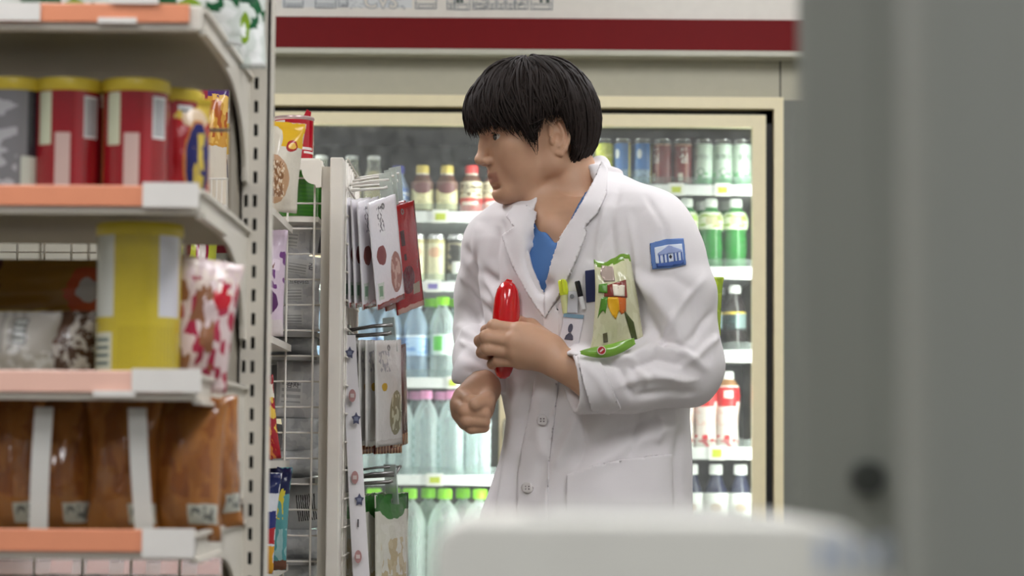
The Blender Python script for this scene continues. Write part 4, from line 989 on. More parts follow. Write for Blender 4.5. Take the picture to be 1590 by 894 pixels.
# ================================================================== the man in the white coat
YMAN = 3.95
def M(px, py, dy=0.0): return P(px, py, YMAN+dy)
class Field:
    """signed distance field on a box grid (spacing may vary), meshed with surface nets"""
    def __init__(s, xs, ys, zs):
        s.a = [np.asarray(q, dtype=np.float32) for q in (xs, ys, zs)]
        s.F = np.full((len(xs), len(ys), len(zs)), .06, dtype=np.float32)
    def win(s, lo, hi):
        sl = []
        for k in range(3):
            i0 = max(0, int(np.searchsorted(s.a[k], lo[k]))-1); i1 = min(len(s.a[k]), int(np.searchsorted(s.a[k], hi[k]))+1)
            if i1-i0 < 1: return None
            sl.append(slice(i0, i1))
        return tuple(sl)
    def pts(s, w): return (s.a[0][w[0]][:, None, None], s.a[1][w[1]][None, :, None], s.a[2][w[2]][None, None, :])
    def op(s, lo, hi, fn, k=.01, mode='u'):
        w = s.win(lo, hi)
        if w is None: return
        d = fn(*s.pts(w)); f = s.F[w]
        if mode == 'u':
            h = np.clip(.5+.5*(f-d)/k, 0, 1); s.F[w] = f*(1-h)+d*h-k*h*(1-h)
        else:                                        # cut
            h = np.clip(.5-.5*(f+d)/k, 0, 1); s.F[w] = f*(1-h)-d*h+k*h*(1-h)
    def cone(s, a, b, ra, rb=None, k=.01, mode='u', pad=.03):
        rb = ra if rb is None else rb; a, b = Vector(a), Vector(b); R = max(ra, rb)+pad
        lo = [min(a[i], b[i])-R for i in range(3)]; hi = [max(a[i], b[i])+R for i in range(3)]
        ba = b-a; L2 = max(ba.length_squared, 1e-9)
        def fn(x, y, z):
            px, py, pz = x-a.x, y-a.y, z-a.z
            t = np.clip((px*ba.x+py*ba.y+pz*ba.z)/L2, 0, 1)
            return np.sqrt((px-t*ba.x)**2+(py-t*ba.y)**2+(pz-t*ba.z)**2)-(ra+(rb-ra)*t)
        s.op(lo, hi, fn, k, mode)
    def chain(s, pts, rs, k=.008, mode='u'):
        for (a, ra), (b, rb) in zip(zip(pts, rs), zip(pts[1:], rs[1:])): s.cone(a, b, ra, rb, k, mode)
    def ell(s, c, r, R=None, k=.01, mode='u', pad=.03):
        c = Vector(c); m = max(r)+pad; R = R or Matrix.Identity(3)
        ax = [R.col[i] for i in range(3)]
        def fn(x, y, z):
            px, py, pz = x-c.x, y-c.y, z-c.z
            q = [(px*ax[i].x+py*ax[i].y+pz*ax[i].z)/r[i] for i in range(3)]
            k0 = np.sqrt(q[0]**2+q[1]**2+q[2]**2)+1e-6
            k1 = np.sqrt((q[0]/r[0])**2+(q[1]/r[1])**2+(q[2]/r[2])**2)+1e-6
            return k0*(k0-1)/k1
        s.op([c[i]-m for i in range(3)], [c[i]+m for i in range(3)], fn, k, mode)
    def mesh(s, name, relax=2):
        F = s.F; sx, sy, sz = [q-1 for q in F.shape]
        S_ = F < 0
        cnt = np.zeros((sx, sy, sz), dtype=np.uint8)
        for i in (0, 1):
            for j in (0, 1):
                for k in (0, 1): cnt += S_[i:sx+i, j:sy+j, k:sz+k]
        act = (cnt > 0) & (cnt < 8)
        I, J, K = np.nonzero(act)
        idx = np.full(act.shape, -1, dtype=np.int32); idx[I, J, K] = np.arange(len(I))
        acc = np.zeros((len(I), 3)); num = np.zeros(len(I))
        corner = [(i, j, k) for i in (0, 1) for j in (0, 1) for k in (0, 1)]
        for a in corner:
            for ax in range(3):
                if a[ax]: continue
                b_ = list(a); b_[ax] = 1
                fa = F[I+a[0], J+a[1], K+a[2]]; fb = F[I+b_[0], J+b_[1], K+b_[2]]
                m = (fa < 0) != (fb < 0)
                t = np.where(m, fa/(fa-fb+1e-12), 0)
                base = [s.a[0][I+a[0]], s.a[1][J+a[1]], s.a[2][K+a[2]]]
                nxt = [s.a[0][I+b_[0]], s.a[1][J+b_[1]], s.a[2][K+b_[2]]]
                for q in range(3): acc[:, q] += np.where(m, base[q]+t*(nxt[q]-base[q]), 0)
                num += m
        V = acc/num[:, None]
        quads = []
        for ax in range(3):
            o1, o2 = [(1, 2), (2, 0), (0, 1)][ax]
            sl0 = [slice(1, None)]*3; sl0[ax] = slice(0, None)
            A = S_[tuple(slice(0, -1) if q == ax else slice(1, -1) for q in range(3))]
            B = S_[tuple(slice(1, None) if q == ax else slice(1, -1) for q in range(3))]
            e = np.nonzero(A != B); flip = A[e]
            g = [e[0].copy(), e[1].copy(), e[2].copy()]
            for q in range(3):
                if q != ax: g[q] += 1
            def cell(d1, d2):
                h = [g[0].copy(), g[1].copy(), g[2].copy()]; h[o1] -= d1; h[o2] -= d2
                return idx[h[0], h[1], h[2]]
            c00, c10, c11, c01 = cell(0, 0), cell(1, 0), cell(1, 1), cell(0, 1)
            q1 = np.stack([c00, c10, c11, c01], 1); q2 = q1[:, ::-1]
            quads.append(np.where(flip[:, None], q1, q2))
        Q = np.concatenate(quads); Q = Q[(Q >= 0).all(1)]
        # a little Laplacian relaxing
        for _ in range(relax):
            sm = np.zeros_like(V); n = np.zeros(len(V))
            for a, b_ in ((0, 1), (1, 2), (2, 3), (3, 0)):
                np.add.at(sm, Q[:, a], V[Q[:, b_]]); np.add.at(n, Q[:, a], 1)
                np.add.at(sm, Q[:, b_], V[Q[:, a]]); np.add.at(n, Q[:, b_], 1)
            V = V*.5+.5*sm/np.maximum(n, 1)[:, None]
        me = bpy.data.meshes.new(name)
        me.from_pydata(V.tolist(), [], Q.tolist())
        bm = bmesh.new(); bm.from_mesh(me); bmesh.ops.recalc_face_normals(bm, faces=bm.faces)
        for f in bm.faces: f.smooth = True
        bm.to_mesh(me); bm.free()
        return me
def proj(x, y, z):
    """pixel of room points (arrays)"""
    d = [x-CAM.x, y-CAM.y, z-CAM.z]
    c = [sum(d[i]*RC[i][j] for i in range(3)) for j in range(3)]
    return 795+F_PX*c[0]/-c[2], 447-F_PX*c[1]/-c[2]
def polysd(px, py, poly):
    """signed distance in pixels to a polygon, negative inside"""
    d = None; ins = np.zeros(np.broadcast(px, py).shape, dtype=bool)
    for (x0, y0), (x1, y1) in zip(poly, poly[1:]+poly[:1]):
        ex, ey = x1-x0, y1-y0; wx, wy = px-x0, py-y0
        t = np.clip((wx*ex+wy*ey)/(ex*ex+ey*ey), 0, 1)
        q = (wx-ex*t)**2+(wy-ey*t)**2
        d = q if d is None else np.minimum(d, q)
        c1 = (y0 > py) != (y1 > py)
        ins ^= c1 & (px < (x1-x0)*(py-y0)/((y1-y0) if y1 != y0 else 1e-9)+x0)
    return np.where(ins, -1, 1)*np.sqrt(d)
TURN = math.radians(40)
LAT = Vector((math.cos(TURN), -math.sin(TURN), 0)); FWD = Vector((-math.sin(TURN), -math.cos(TURN), 0))
TORSO = [(272, 912, .02, .055, .055), (292, 908, .01, .105, .080), (312, 905, .005, .150, .098), (335, 905, 0, .178, .112), (370, 904, 0, .186, .122), (430, 905, 0, .184, .130), (500, 911, 0, .176, .130), (580, 921, 0, .166, .126), (650, 926, 0, .158, .120),
         (720, 921, 0, .168, .124), (800, 909, 0, .184, .134), (900, 905, 0, .192, .142), (1100, 900, 0, .206, .160)]
TZ = np.array([M(905, r[0]).z for r in TORSO][::-1]); 
def tcol(f): return np.array([f(r) for r in TORSO][::-1])
TX, TY, TA, TB = tcol(lambda r: M(r[1], r[0]).x), tcol(lambda r: YMAN+r[2]), tcol(lambda r: r[3]), tcol(lambda r: r[4])
def torso_fn(inset, z0, z1):
    def fn(x, y, z):
        zz = z.ravel(); sh = (1, 1, -1)
        cx, cy, a, b_ = [np.interp(zz, TZ, q).reshape(sh).astype(np.float32) for q in (TX, TY, TA, TB)]
        a = np.maximum(a-inset, .01); b_ = np.maximum(b_-inset, .01)
        u = (x-cx)*LAT.x+(y-cy)*LAT.y; v = (x-cx)*FWD.x+(y-cy)*FWD.y
        k0 = (np.abs(u/a)**2.3+np.abs(v/b_)**2.3)**(1/2.3)
        d = (k0-1)*np.minimum(a, b_)*.9
        return np.maximum(np.maximum(d, z-z1), z0-z)
    return fn
SH_L, EL_L, CU_L = M(1020, 376, -.105), M(1060, 566, -.125), M(886, 594, -.185)
SH_R, EL_R, CU_R = M(776, 398, .10), M(763, 512, .20), M(750, 590, .01)
def ax(lo, hi, st): return np.arange(lo, hi, st)

# ---- coat
X0, X1 = M(690, 500).x-.02, M(1130, 500).x+.04
Zt = M(900, 235).z
cf = Field(ax(X0, X1, .0036), ax(YMAN-.30, YMAN+.32, .0036), np.concatenate([ax(.50, .78, .012), ax(.78, Zt+.03, .0036)]))
BIG = ([X0, YMAN-.32, .5], [X1, YMAN+.35, Zt+.05])
# sleeves
cf.chain([SH_L, M(1046, 460, -.12), EL_L], [.067, .068, .064], .012)
cf.chain([EL_L, M(975, 586, -.165), CU_L], [.064, .058, .050], .012)
cf.chain([SH_R, M(764, 455, .16), EL_R], [.066, .062, .058], .02)
cf.chain([EL_R, M(757, 555, .09), CU_R, CU_R+Vector((0, 0, -.012))], [.058, .054, .045, .045], .02)
# cuffs: cut flat and hollowed
dl = (CU_L-M(975, 586, -.165)).normalized(); dr = Vector((-.22, .05, -.97)).normalized()
def planecut(c, n, r):
    def fn(x, y, z):
        q = (x-c.x)*n.x+(y-c.y)*n.y+(z-c.z)*n.z
        rad = np.sqrt(np.maximum((x-c.x)**2+(y-c.y)**2+(z-c.z)**2-q*q, 0))
        return np.maximum(-q, rad-r)
    return fn
for c, n, r in ((CU_L-dl*.002, dl, .066), (CU_R+dr*.014, dr, .070)):
    cf.op([c[i]-.09 for i in range(3)], [c[i]+.09 for i in range(3)], planecut(c, n, r), .003, 'c')
cf.cone(CU_L-dl*.05, CU_L+dl*.05, .038, .045, .004, 'c'); cf.cone(CU_R+dr*.006, CU_R+dr*.05, .034, .040, .004, 'c')
# body of the coat and shoulders join the sleeves
cf.op(BIG[0], BIG[1], torso_fn(0, .52, M(930, 262).z), .006)
cf.cone(M(935, 325, .0), M(1005, 350, -.085), .045, .060, .03)
cf.cone(M(870, 345, .0), M(790, 372, .09), .045, .058, .03)
cf.cone(M(1005, 352, -.085), M(1030, 400, -.105), .060, .066, .02)
# collar standing round the neck
cf.chain([M(848, 352, -.105), M(880, 345, -.095), M(908, 312, -.072), M(926, 276, -.03), M(932, 256, .02), M(918, 262, .06), M(880, 300, .075), M(835, 328, .05), M(815, 335, .0)],
         [.010, .012, .012, .012, .012, .012, .012, .012, .010], .014)
# the open neck: a V down to the first button
VCUT = [(832, 318), (823, 345), (820, 383), (829, 414), (847, 452), (866, 404), (883, 366), (906, 330), (926, 284), (905, 240), (850, 270)]
def vcut(poly, back):
    def fn(x, y, z):
        px, py = proj(x, y, z)
        d = polysd(px, py, poly)*.00105
        zz = z.ravel(); cx, cy = [np.interp(zz, TZ, q).reshape((1, 1, -1)) for q in (TX, TY)]
        v = (x-cx)*FWD.x+(y-cy)*FWD.y
        return np.maximum(d, back-v).astype(np.float32)
    return fn
zlo, zhi = M(850, 460).z, M(850, 230).z
cf.op([M(810, 400).x, YMAN-.2, zlo], [M(935, 400).x, YMAN+.15, zhi], vcut(VCUT, .012), .004, 'c')
# neck hole
cf.cone(M(870, 290, -.005), M(892, 345, 0), .056, .058, .006, 'c')
coat_me = cf.mesh('coat'); del cf
# folds pressed into the cloth
FOLDS = [  # polyline in pixels, half width, height in mm (camera side only)
    ([(962, 292), (948, 345), (955, 400), (975, 428)], 7, -3.0),
    ([(975, 425), (1015, 455), (1050, 505), (1068, 560)], 14, 5.0), ([(985, 440), (1008, 495), (1035, 545)], 10, -6.0),
    ([(1000, 425), (1045, 430), (1085, 455)], 10, -3.0), ([(985, 415), (1000, 445), (1005, 500)], 9, 4.0),
    ([(965, 560), (1010, 540), (1060, 548), (1100, 575)], 8, 5.0), ([(975, 575), (1020, 558), (1065, 570)], 7, -5.0), ([(960, 600), (1010, 580), (1075, 595)], 9, 5.0), ([(985, 615), (1040, 605), (1080, 608)], 7, -4.0),
    ([(930, 555), (960, 570), (985, 620)], 7, -4.0), ([(945, 550), (985, 562), (1005, 600)], 7, 4.0),
    ([(1075, 450), (1090, 520), (1100, 570)], 12, -3.0), ([(1010, 320), (1040, 360), (1060, 420)], 20, 3.0),
    ([(925, 300), (905, 360), (880, 440)], 10, 3.0), ([(960, 340), (930, 390), (915, 410)], 10, -3.0),
    ([(722, 380), (745, 420), (775, 445)], 9, -5.0), ([(712, 420), (740, 455), (770, 475)], 9, 4.0), ([(712, 470), (745, 500), (785, 545)], 9, -5.0), ([(710, 505), (745, 530), (785, 575)], 10, 5.0), ([(716, 550), (745, 560), (770, 585)], 8, -4.0),
    ([(750, 345), (742, 385), (730, 420)], 9, 3.0), ([(775, 350), (768, 400), (772, 440)], 8, -4.0),
    ([(805, 600), (800, 660), (785, 740), (770, 820)], 12, 6.0), ([(825, 590), (822, 650), (810, 700)], 8, -6.0), ([(845, 600), (838, 660), (850, 720)], 9, 5.0),
    ([(1050, 640), (960, 665), (880, 720)], 16, -6.0), ([(1060, 655), (980, 690), (900, 740)], 14, 4.0), ([(880, 650), (850, 700), (835, 780)], 10, -4.0), ([(900, 645), (880, 690), (862, 730)], 9, 4.0),
    ([(1095, 430), (1060, 470), (1030, 520), (1005, 560)], 7, 3.5), ([(1110, 480), (1080, 520), (1045, 550)], 7, -3.5), ([(1118, 520), (1085, 550), (1050, 575)], 7, 3.5),
    ([(1000, 300), (1030, 350), (1045, 420)], 6, -2.0), ([(975, 330), (985, 380), (990, 420)], 6, 2.5), ([(940, 320), (930, 370), (925, 405)], 5, 2.5),
    ([(900, 640), (905, 690), (895, 730)], 7, -3.0), ([(1000, 640), (985, 680), (975, 710)], 8, -3.0), ([(1030, 645), (1020, 690)], 7, 3.0), ([(870, 590), (855, 640), (845, 700)], 6, -3.0),
    ([(740, 400), (755, 440), (775, 470)], 5, 3.0), ([(725, 440), (755, 480), (780, 515)], 5, -3.5), ([(715, 530), (740, 548), (775, 560)], 5, 3.5), ([(720, 575), (750, 578), (780, 595)], 5, -3.0),
    ([(900, 560), (930, 590), (950, 630)], 5, 2.5), ([(1000, 545), (1035, 530), (1075, 545)], 5, -3.0), ([(995, 590), (1035, 585), (1085, 590)], 5, 3.0), ([(780, 340), (790, 380), (800, 430)], 6, -2.5),
    ([(1058, 650), (1050, 720), (1056, 800)], 8, -4.0), ([(775, 700), (768, 760), (760, 830)], 9, -6.0)]
V = np.empty(len(coat_me.vertices)*3); coat_me.vertices.foreach_get('co', V); V = V.reshape(-1, 3)
Nn = np.empty(len(coat_me.vertices)*3); coat_me.vertices.foreach_get('normal', Nn); Nn = Nn.reshape(-1, 3)
vx, vy = proj(V[:, 0], V[:, 1], V[:, 2])
face = np.clip((-(Nn*(V-np.array(CAM))).sum(1)/np.linalg.norm(V-np.array(CAM), axis=1)+.05)/.4, 0, 1)
D = np.zeros(len(V))
for pl, w, amp in FOLDS:
    best = np.full(len(V), 1e9); tt = np.zeros(len(V)); n = len(pl)-1
    for i in range(n):
        (x0, y0), (x1, y1) = pl[i], pl[i+1]; ex, ey = x1-x0, y1-y0
        t = np.clip(((vx-x0)*ex+(vy-y0)*ey)/(ex*ex+ey*ey), 0, 1)
        q = np.hypot(vx-x0-ex*t, vy-y0-ey*t); m = q < best
        best = np.where(m, q, best); tt = np.where(m, (i+t)/n, tt)
    D += amp*.0016*np.exp(-(best/(w*.85))**2)*np.clip(4*tt*(1-tt)*1.6+.15, 0, 1)
D *= face
rg = np.random.default_rng(4)
for f_, a_ in ((9, .0022), (17, .0014), (30, .0008)):
    for _ in range(4):
        k_ = rg.normal(size=3); k_ = k_/np.linalg.norm(k_)*f_*2*PI/2; D += a_*.5*np.sin(V@k_+rg.uniform(0, 6))
V = V+Nn*D[:, None]
coat_me.vertices.foreach_set('co', V.ravel()); coat_me.update()

# ---- scrub shirt under the coat
sf = Field(ax(M(720, 400).x, M(1090, 400).x, .005), ax(YMAN-.2, YMAN+.2, .005), ax(.80, M(900, 290).z, .005))
sf.op([-9]*3, [9]*3, torso_fn(.014, M(860, 500).z, 9), .01)
sf.op([-9, -9, M(850, 390).z], [9]*3, vcut([(832, 318), (842, 348), (863, 381), (884, 345), (905, 300), (900, 250), (840, 250)], .0), .004, 'c')
sf.cone(M(872, 280, -.01), M(885, 330, -.02), .066, .072, .006, 'c')
scrub_me = sf.mesh('scrub_shirt'); del sf

# ---- body: head, neck, chest, arms, hands, legs in one surface
HO = M(843, 222, 0.0); ha, hp = math.radians(18), math.radians(10)
Hf0 = Vector((-math.cos(ha), -math.sin(ha), 0)); Hs = Vector((math.sin(ha), -math.cos(ha), 0)); Hu0 = Vector((0, 0, 1))
Hf = Hf0*math.cos(hp)-Hu0*math.sin(hp); Hu = Hu0*math.cos(hp)+Hf0*math.sin(hp)
HR = Matrix((Hf, Hs, Hu)).transposed()
def H(f, u, s=0.0): return HO+Hf*f+Hu*u+Hs*s
bf = Field(ax(M(690, 500).x-.01, M(1100, 500).x, .0019), np.concatenate([ax(YMAN-.20, YMAN-.105, .0024), ax(YMAN-.105, YMAN+.10, .0019), ax(YMAN+.10, YMAN+.26, .005)]), np.concatenate([ax(0, .98, .02), ax(.98, 1.40, .0026), ax(1.40, 1.66, .0018)]))
def hl(f, u, r, s=0.0, k=.012, mode='u', rot=None): bf.ell(H(f, u, s), r, HR if rot is None else HR@rot, k, mode)
hl(.010, .040, (.090, .076, .086))                       # cranium (f, s, u radii)
hl(.045, .030, (.052, .064, .060), k=.02)                # forehead
hl(.048, -.025, (.046, .056, .060), k=.02)               # face
for s in (-1, 1):
    bf.cone(H(.006, -.038, .052*s), H(.074, -.070, .016*s), .017, .016, .018)      # jaw
    bf.cone(H(.000, -.005, .057*s), H(.006, -.040, .053*s), .016, .017, .018)
    hl(.068, .000, (.020, .022, .018), .044*s, .018)     # cheekbone
    bf.cone(H(.093, .040, .010*s), H(.084, .041, .040*s), .010, .010, .014)        # brow
for s in (-1, 1): hl(.056, -.020, (.030, .020, .030), .036*s, .02)
hl(.078, -.074, (.021, .021, .0155), k=.014)             # chin
hl(.079, -.044, (.020, .028, .026), k=.014)              # mouth region
for s in (-1, 1): hl(.106, .018, (.016, .016, .011), .032*s, .010, 'c')            # sockets
for s in (-1, 1):
    hl(.0815, .0185, (.0140, .0150, .0130), .031*s, .004)
    hl(.096, .0180, (.0145, .0145, .0056), .0350*s, .0008, 'c')
    bf.cone(H(.0950, .0242, .024*s), H(.0900, .0236, .0415*s), .0016, .0016, .002)                      # lid opening
bf.chain([H(.094, .030), H(.101, .010), H(.110, -.011)], [.0075, .0072, .0086], .009)   # nose
hl(.1115, -.0135, (.0095, .0086, .0078), k=.006)
for s in (-1, 1):
    hl(.101, -.018, (.0095, .0062, .0066), .0110*s, .005)
    hl(.105, -.0240, (.0050, .0032, .0035), .0062*s, .002, 'c')
for s in (-1, 1):
    bf.cone(H(.0978, -.0402, .004*s), H(.0895, -.0440, .020*s), .0046, .0026, .005)     # upper lip
    bf.cone(H(.0945, -.0522, .003*s), H(.0885, -.0478, .018*s), .0050, .0028, .005)     # lower lip
bf.cone(H(.1035, -.0462, -.014), H(.1035, -.0462, .014), .0034, .0034, .0012, 'c')        # parted lips
hl(.0945, -.062, (.006, .020, .004), k=.006, mode='c')
# ears
for s in (-1, 1):
    rot = Matrix.Rotation(math.radians(-14), 3, 'Y')@Matrix.Rotation(math.radians(-16*s), 3, 'Z')
    hl(-.003, .002, (.0165, .0040, .0290), .0735*s, .004, rot=rot)
    rim = [(.004, .006, .0745), (.003, .018, .0765), (-.003, .028, .0785), (-.013, .0325, .0800), (-.022, .027, .0815), (-.0265, .015, .0825), (-.0265, .002, .0820), (-.022, -.010, .0805), (-.016, -.020, .0785), (-.009, -.027, .0760), (-.003, -.025, .0740)]
    bf.chain([H(f_+.008, u_, q*s) for f_, u_, q in rim], [.0034, .0036, .0036, .0036, .0036, .0035, .0034, .0034, .0040, .0050, .0046], .0016)
    bf.chain([H(-.004, .022, .0775*s), H(-.009, .012, .0785*s), H(-.0095, .000, .0785*s), H(-.005, -.011, .0775*s), H(.0, -.015, .0765*s)], [.0026, .0032, .0034, .0032, .0030], .0016)
    hl(.002, .000, (.0060, .0060, .0085), .0790*s, .0015, 'c', rot=rot)
    hl(.0115, -.004, (.0038, .0042, .0065), .0755*s, .002)
# neck, chest
bf.chain([H(-.022, -.015), M(884, 292, .0), M(897, 345, .0)], [.054, .051, .060], .016)
bf.cone(M(838, 318, -.035), M(852, 352, -.07), .022, .018, .03)
bf.op([-9, -9, .80], [9]*3, torso_fn(.026, .80, M(905, 312).z), .02)
# arms
bf.chain([M(1010, 380, -.10), EL_L, M(930, 590, -.175), M(868, 563, -.152)], [.050, .040, .034, .0265], .02)
bf.chain([M(790, 400, .09), EL_R, M(756, 565, .06), M(750, 603, -.025)], [.048, .040, .033, .0265], .02)
# hand round the red tube (his left)
W_ = M(864, 555, -.148)
MC = [M(806, 513, -.132), M(798, 529, -.138), M(800, 546, -.134), M(808, 561, -.126)]
for mc, r0 in zip(MC, (.0150, .0155, .0150, .0140)): bf.cone(W_+Vector((-.010, 0, (mc.z-W_.z)*.35)), mc, .019, r0*.92, .016)
bf.cone(M(850, 540, -.140), M(822, 518, -.125), .022, .016, .014)
PIP = [M(767, 506, -.124), M(755, 523, -.130), M(757, 541, -.126), M(774, 560, -.116)]
DIP = [M(755, 513, -.100), M(745, 529, -.103), M(748, 547, -.100), M(764, 565, -.093)]
TIP = [M(763, 519, -.080), M(755, 534, -.080), M(758, 552, -.078), M(772, 569, -.074)]
for i in range(4):
    f_ = (1, 1.05, 1, .88)[i]
    bf.chain([MC[i], PIP[i], DIP[i], TIP[i]], [.0118*f_, .0100*f_, .0090*f_, .0078*f_], .0035)
    bf.ell(PIP[i]+Vector((0, -.002, 0)), (.0108*f_, .0105*f_, .0102*f_), k=.004)
    bf.ell(MC[i]+Vector((.0, -.004, 0)), (.012*f_, .0105*f_, .0115*f_), k=.006)
bf.chain([M(846, 528, -.120), M(824, 508, -.098), M(803, 500, -.078), M(788, 500, -.066)], [.017, .013, .0108, .0092], .008)
# swinging fist (his right)
FW = M(748, 603, -.025)
bf.cone(FW, M(735, 628, -.052), .027, .030, .016)
bf.ell(M(740, 630, -.046), (.028, .022, .033), k=.012)
FK = [M(718, 612, -.062), M(711, 627, -.066), M(713, 643, -.066), M(722, 657, -.060)]
FP = [M(728, 622, -.088), M(722, 637, -.094), M(724, 652, -.092), M(732, 664, -.084)]
FT = [M(756, 628, -.084), M(752, 642, -.090), M(752, 654, -.088), M(752, 663, -.080)]
for a, b_, c_, r in zip(FK, FP, FT, (.0122, .0126, .0118, .0105)):
    bf.cone(W_*0+FW+(a-FW)*.45, a, .018, r, .012)
    bf.chain([a, b_, c_], [r, r*.95, r*.86], .0018)
bf.chain([M(757, 608, -.045), M(757, 620, -.078), M(738, 628, -.104)], [.0145, .0120, .0100], .006)
# legs and feet, inside the trousers and shoes
HIP = [M(952, 800, -.03), M(862, 800, .05)]
KN = [Vector((HIP[0].x+.02, YMAN-.08, .50)), Vector((HIP[1].x-.03, YMAN+.06, .50))]
AN = [Vector((HIP[0].x+.05, YMAN-.02, .09)), Vector((HIP[1].x-.01, YMAN+.10, .09))]
TO = [a+Vector((-.11, -.11, -.045)) for a in AN]
for h_, kn, an, to in zip(HIP, KN, AN, TO): bf.chain([h_, kn, an, to], [.075, .052, .036, .030], .03)
body_me = bf.mesh('body', 1); del bf
# skin tint lives on the body itself: lips, brows, ear
VB = np.empty(len(body_me.vertices)*3); body_me.vertices.foreach_get('co', VB); VB = VB.reshape(-1, 3)
loc = (VB-np.array(HO))@np.array([[Hf[i], Hs[i], Hu[i]] for i in range(3)])
lf, ls, lu = loc[:, 0], loc[:, 1], loc[:, 2]
lipm = np.clip(1-np.maximum(np.abs(lu+.0462)-.0065, 0)/.003, 0, 1)*np.clip(1-np.maximum(np.abs(ls)-.020, 0)/.005, 0, 1)*(lf > .086)
lipm *= .6*np.clip((lf-.0885)/.004, 0, 1)
browm = np.clip(1-np.maximum(np.abs(lu-.0415-.004*np.abs(np.abs(ls)-.02)/.02)-.0035, 0)/.002, 0, 1)*((np.abs(ls) > .012) & (np.abs(ls) < .045))*(lf > .06)
ca = body_me.color_attributes.new('tint', 'FLOAT_COLOR', 'POINT')
colr = np.zeros((len(VB), 4), dtype=np.float32); colr[:, 0] = lipm; colr[:, 1] = browm; colr[:, 3] = 1
ca.data.foreach_set('color', colr.ravel())
def skin_mat():
    m, nt, b = _new('skin'); L = nt.links; N = nt.nodes.new
    at_ = N('ShaderNodeAttribute'); at_.attribute_name = 'tint'; sp = N('ShaderNodeSeparateColor'); L.new(at_.outputs['Color'], sp.inputs[0])
    tc = N('ShaderNodeTexCoord'); no = N('ShaderNodeTexNoise'); no.inputs['Scale'].default_value = 45; L.new(tc.outputs['Object'], no.inputs['Vector'])
    m0 = N('ShaderNodeMix'); m0.data_type = 'RGBA'; m0.inputs[6].default_value = lin((188, 147, 118)); m0.inputs[7].default_value = lin((200, 158, 130)); L.new(no.outputs['Fac'], m0.inputs[0])
    m1 = N('ShaderNodeMix'); m1.data_type = 'RGBA'; m1.inputs[7].default_value = lin((150, 92, 82)); L.new(sp.outputs[0], m1.inputs[0]); L.new(m0.outputs[2], m1.inputs[6])
    m2 = N('ShaderNodeMix'); m2.data_type = 'RGBA'; m2.inputs[7].default_value = lin((58, 44, 38)); L.new(sp.outputs[1], m2.inputs[0]); L.new(m1.outputs[2], m2.inputs[6])
    L.new(m2.outputs[2], b.inputs['Base Color']); b.inputs['Roughness'].default_value = .48
    b.inputs['Subsurface Weight'].default_value = .15; b.inputs['Subsurface Radius'].default_value = (.010, .004, .002)
    return m
man = thing('person', 'dark haired man in a white coat over a blue scrub shirt, hunched and looking left', 'person', (HIP[0].x-.05, YMAN, 0))
MO = Vector(man.location)
def mpart(name, me, m, parent=None):
    o = obj(name, me, m, parent or man)
    if parent is None: o.location = -MO
    return o
body = mpart('body', body_me, skin_mat())
coatm = mat('white coat cotton', (226, 221, 222), .75, var=.02, scale=12, bump=.12, bscale=900, spec=.25)
coat = mpart('coat', coat_me, coatm)
mpart('scrub_shirt', scrub_me, mat('blue scrub cotton', (84, 122, 176), .8, bump=.1, bscale=700, spec=.2))
# eyes
for s in (-1, 1):
    c = H(.0812, .0182, .031*s)-MO
    gaze = (Hf*.97+Hs*.17+Vector((0, 0, .06))).normalized()
    mb = MB().lathe([(.0122*math.sin(PI*i/10), -.0122*math.cos(PI*i/10)) for i in range(11)], 16, cap=False)
    e = mb.build('eye', mat('eye white', (206, 200, 196), .15, var=.02), man, c, smooth=True, weld=True)
    q = Vector((0, 0, 1)).rotation_difference(gaze); e.rotation_euler = q.to_euler()
    MB().lathe([(.0001, .01245), (.0030, .01213), (.0068, .0104)], 16, cap=False).build('iris', mat('iris dark', (34, 22, 18), .1), e, smooth=True)
    lash = [H(.0815+.0134*math.cos(a_)*.98, .0185+.0062-.0022*abs(math.sin(a_)), (.031+.0136*math.sin(a_))*s)-MO for a_ in (-.9, -.5, -.1, .3, .7, 1.1)]
    MB().tube(lash, [.0005, .0009, .0011, .0011, .0009, .0005], 5).build('eyelashes', mat('lash dark', (36, 26, 24), .7), man, smooth=True)
# ---- hair: under-cap and many tapering locks combed down from the crown
def hairend(ph):
    """height (in head frame) where hair ends for a compass angle, 0 = forehead"""
    a = abs((ph+PI) % (2*PI)-PI); d = math.degrees(a)
    tab = [(0, .034), (30, .033), (46, .028), (54, .020), (62, .004), (68, -.016), (73, .010), (78, .031), (96, .031), (104, -.010), (114, -.054), (150, -.062), (180, -.064)]
    for (x0, y0), (x1, y1) in zip(tab, tab[1:]):
        if d <= x1: return y0+(y1-y0)*(d-x0)/(x1-x0)+(.008 if math.sin(ph) < 0 and d < 60 else 0)
    return tab[-1][1]
def hairpt(ph, t, off):
    ue = hairend(ph)
    th_e = math.acos(max(-1, min(1, (ue-.042)/.094)))
    th = .05+(th_e-.05)*t
    sn = math.sin(th) if th < PI/2 else 1-.55*(1-math.sin(th))
    fr = max(0, math.cos(ph)); bk = max(0, -math.cos(ph))
    o = off*(1+.35*fr*max(0, t-.3)-.25*bk*max(0, t-.6))
    f = .004+(.094+o-.016*bk)*sn*math.cos(ph); s = (.079+o*.9)*sn*math.sin(ph)
    u = .042+(.081+o)*math.cos(th) if th < PI/2 else .042+.094*math.cos(th)
    return H(f, u, s)
cap = MB(); nph, nt_ = 72, 16
vs = [hairpt(2*PI*i/nph, j/nt_*.97, .010) for j in range(nt_+1) for i in range(nph)]
fs = [(j*nph+i, j*nph+(i+1) % nph, (j+1)*nph+(i+1) % nph, (j+1)*nph+i) for j in range(nt_) for i in range(nph)] + [tuple(range(nph-1, -1, -1))]
cap.add(vs, fs)
hairm = mat('black hair', (38, 30, 27), .62, var=.45, scale=90, spec=.2)
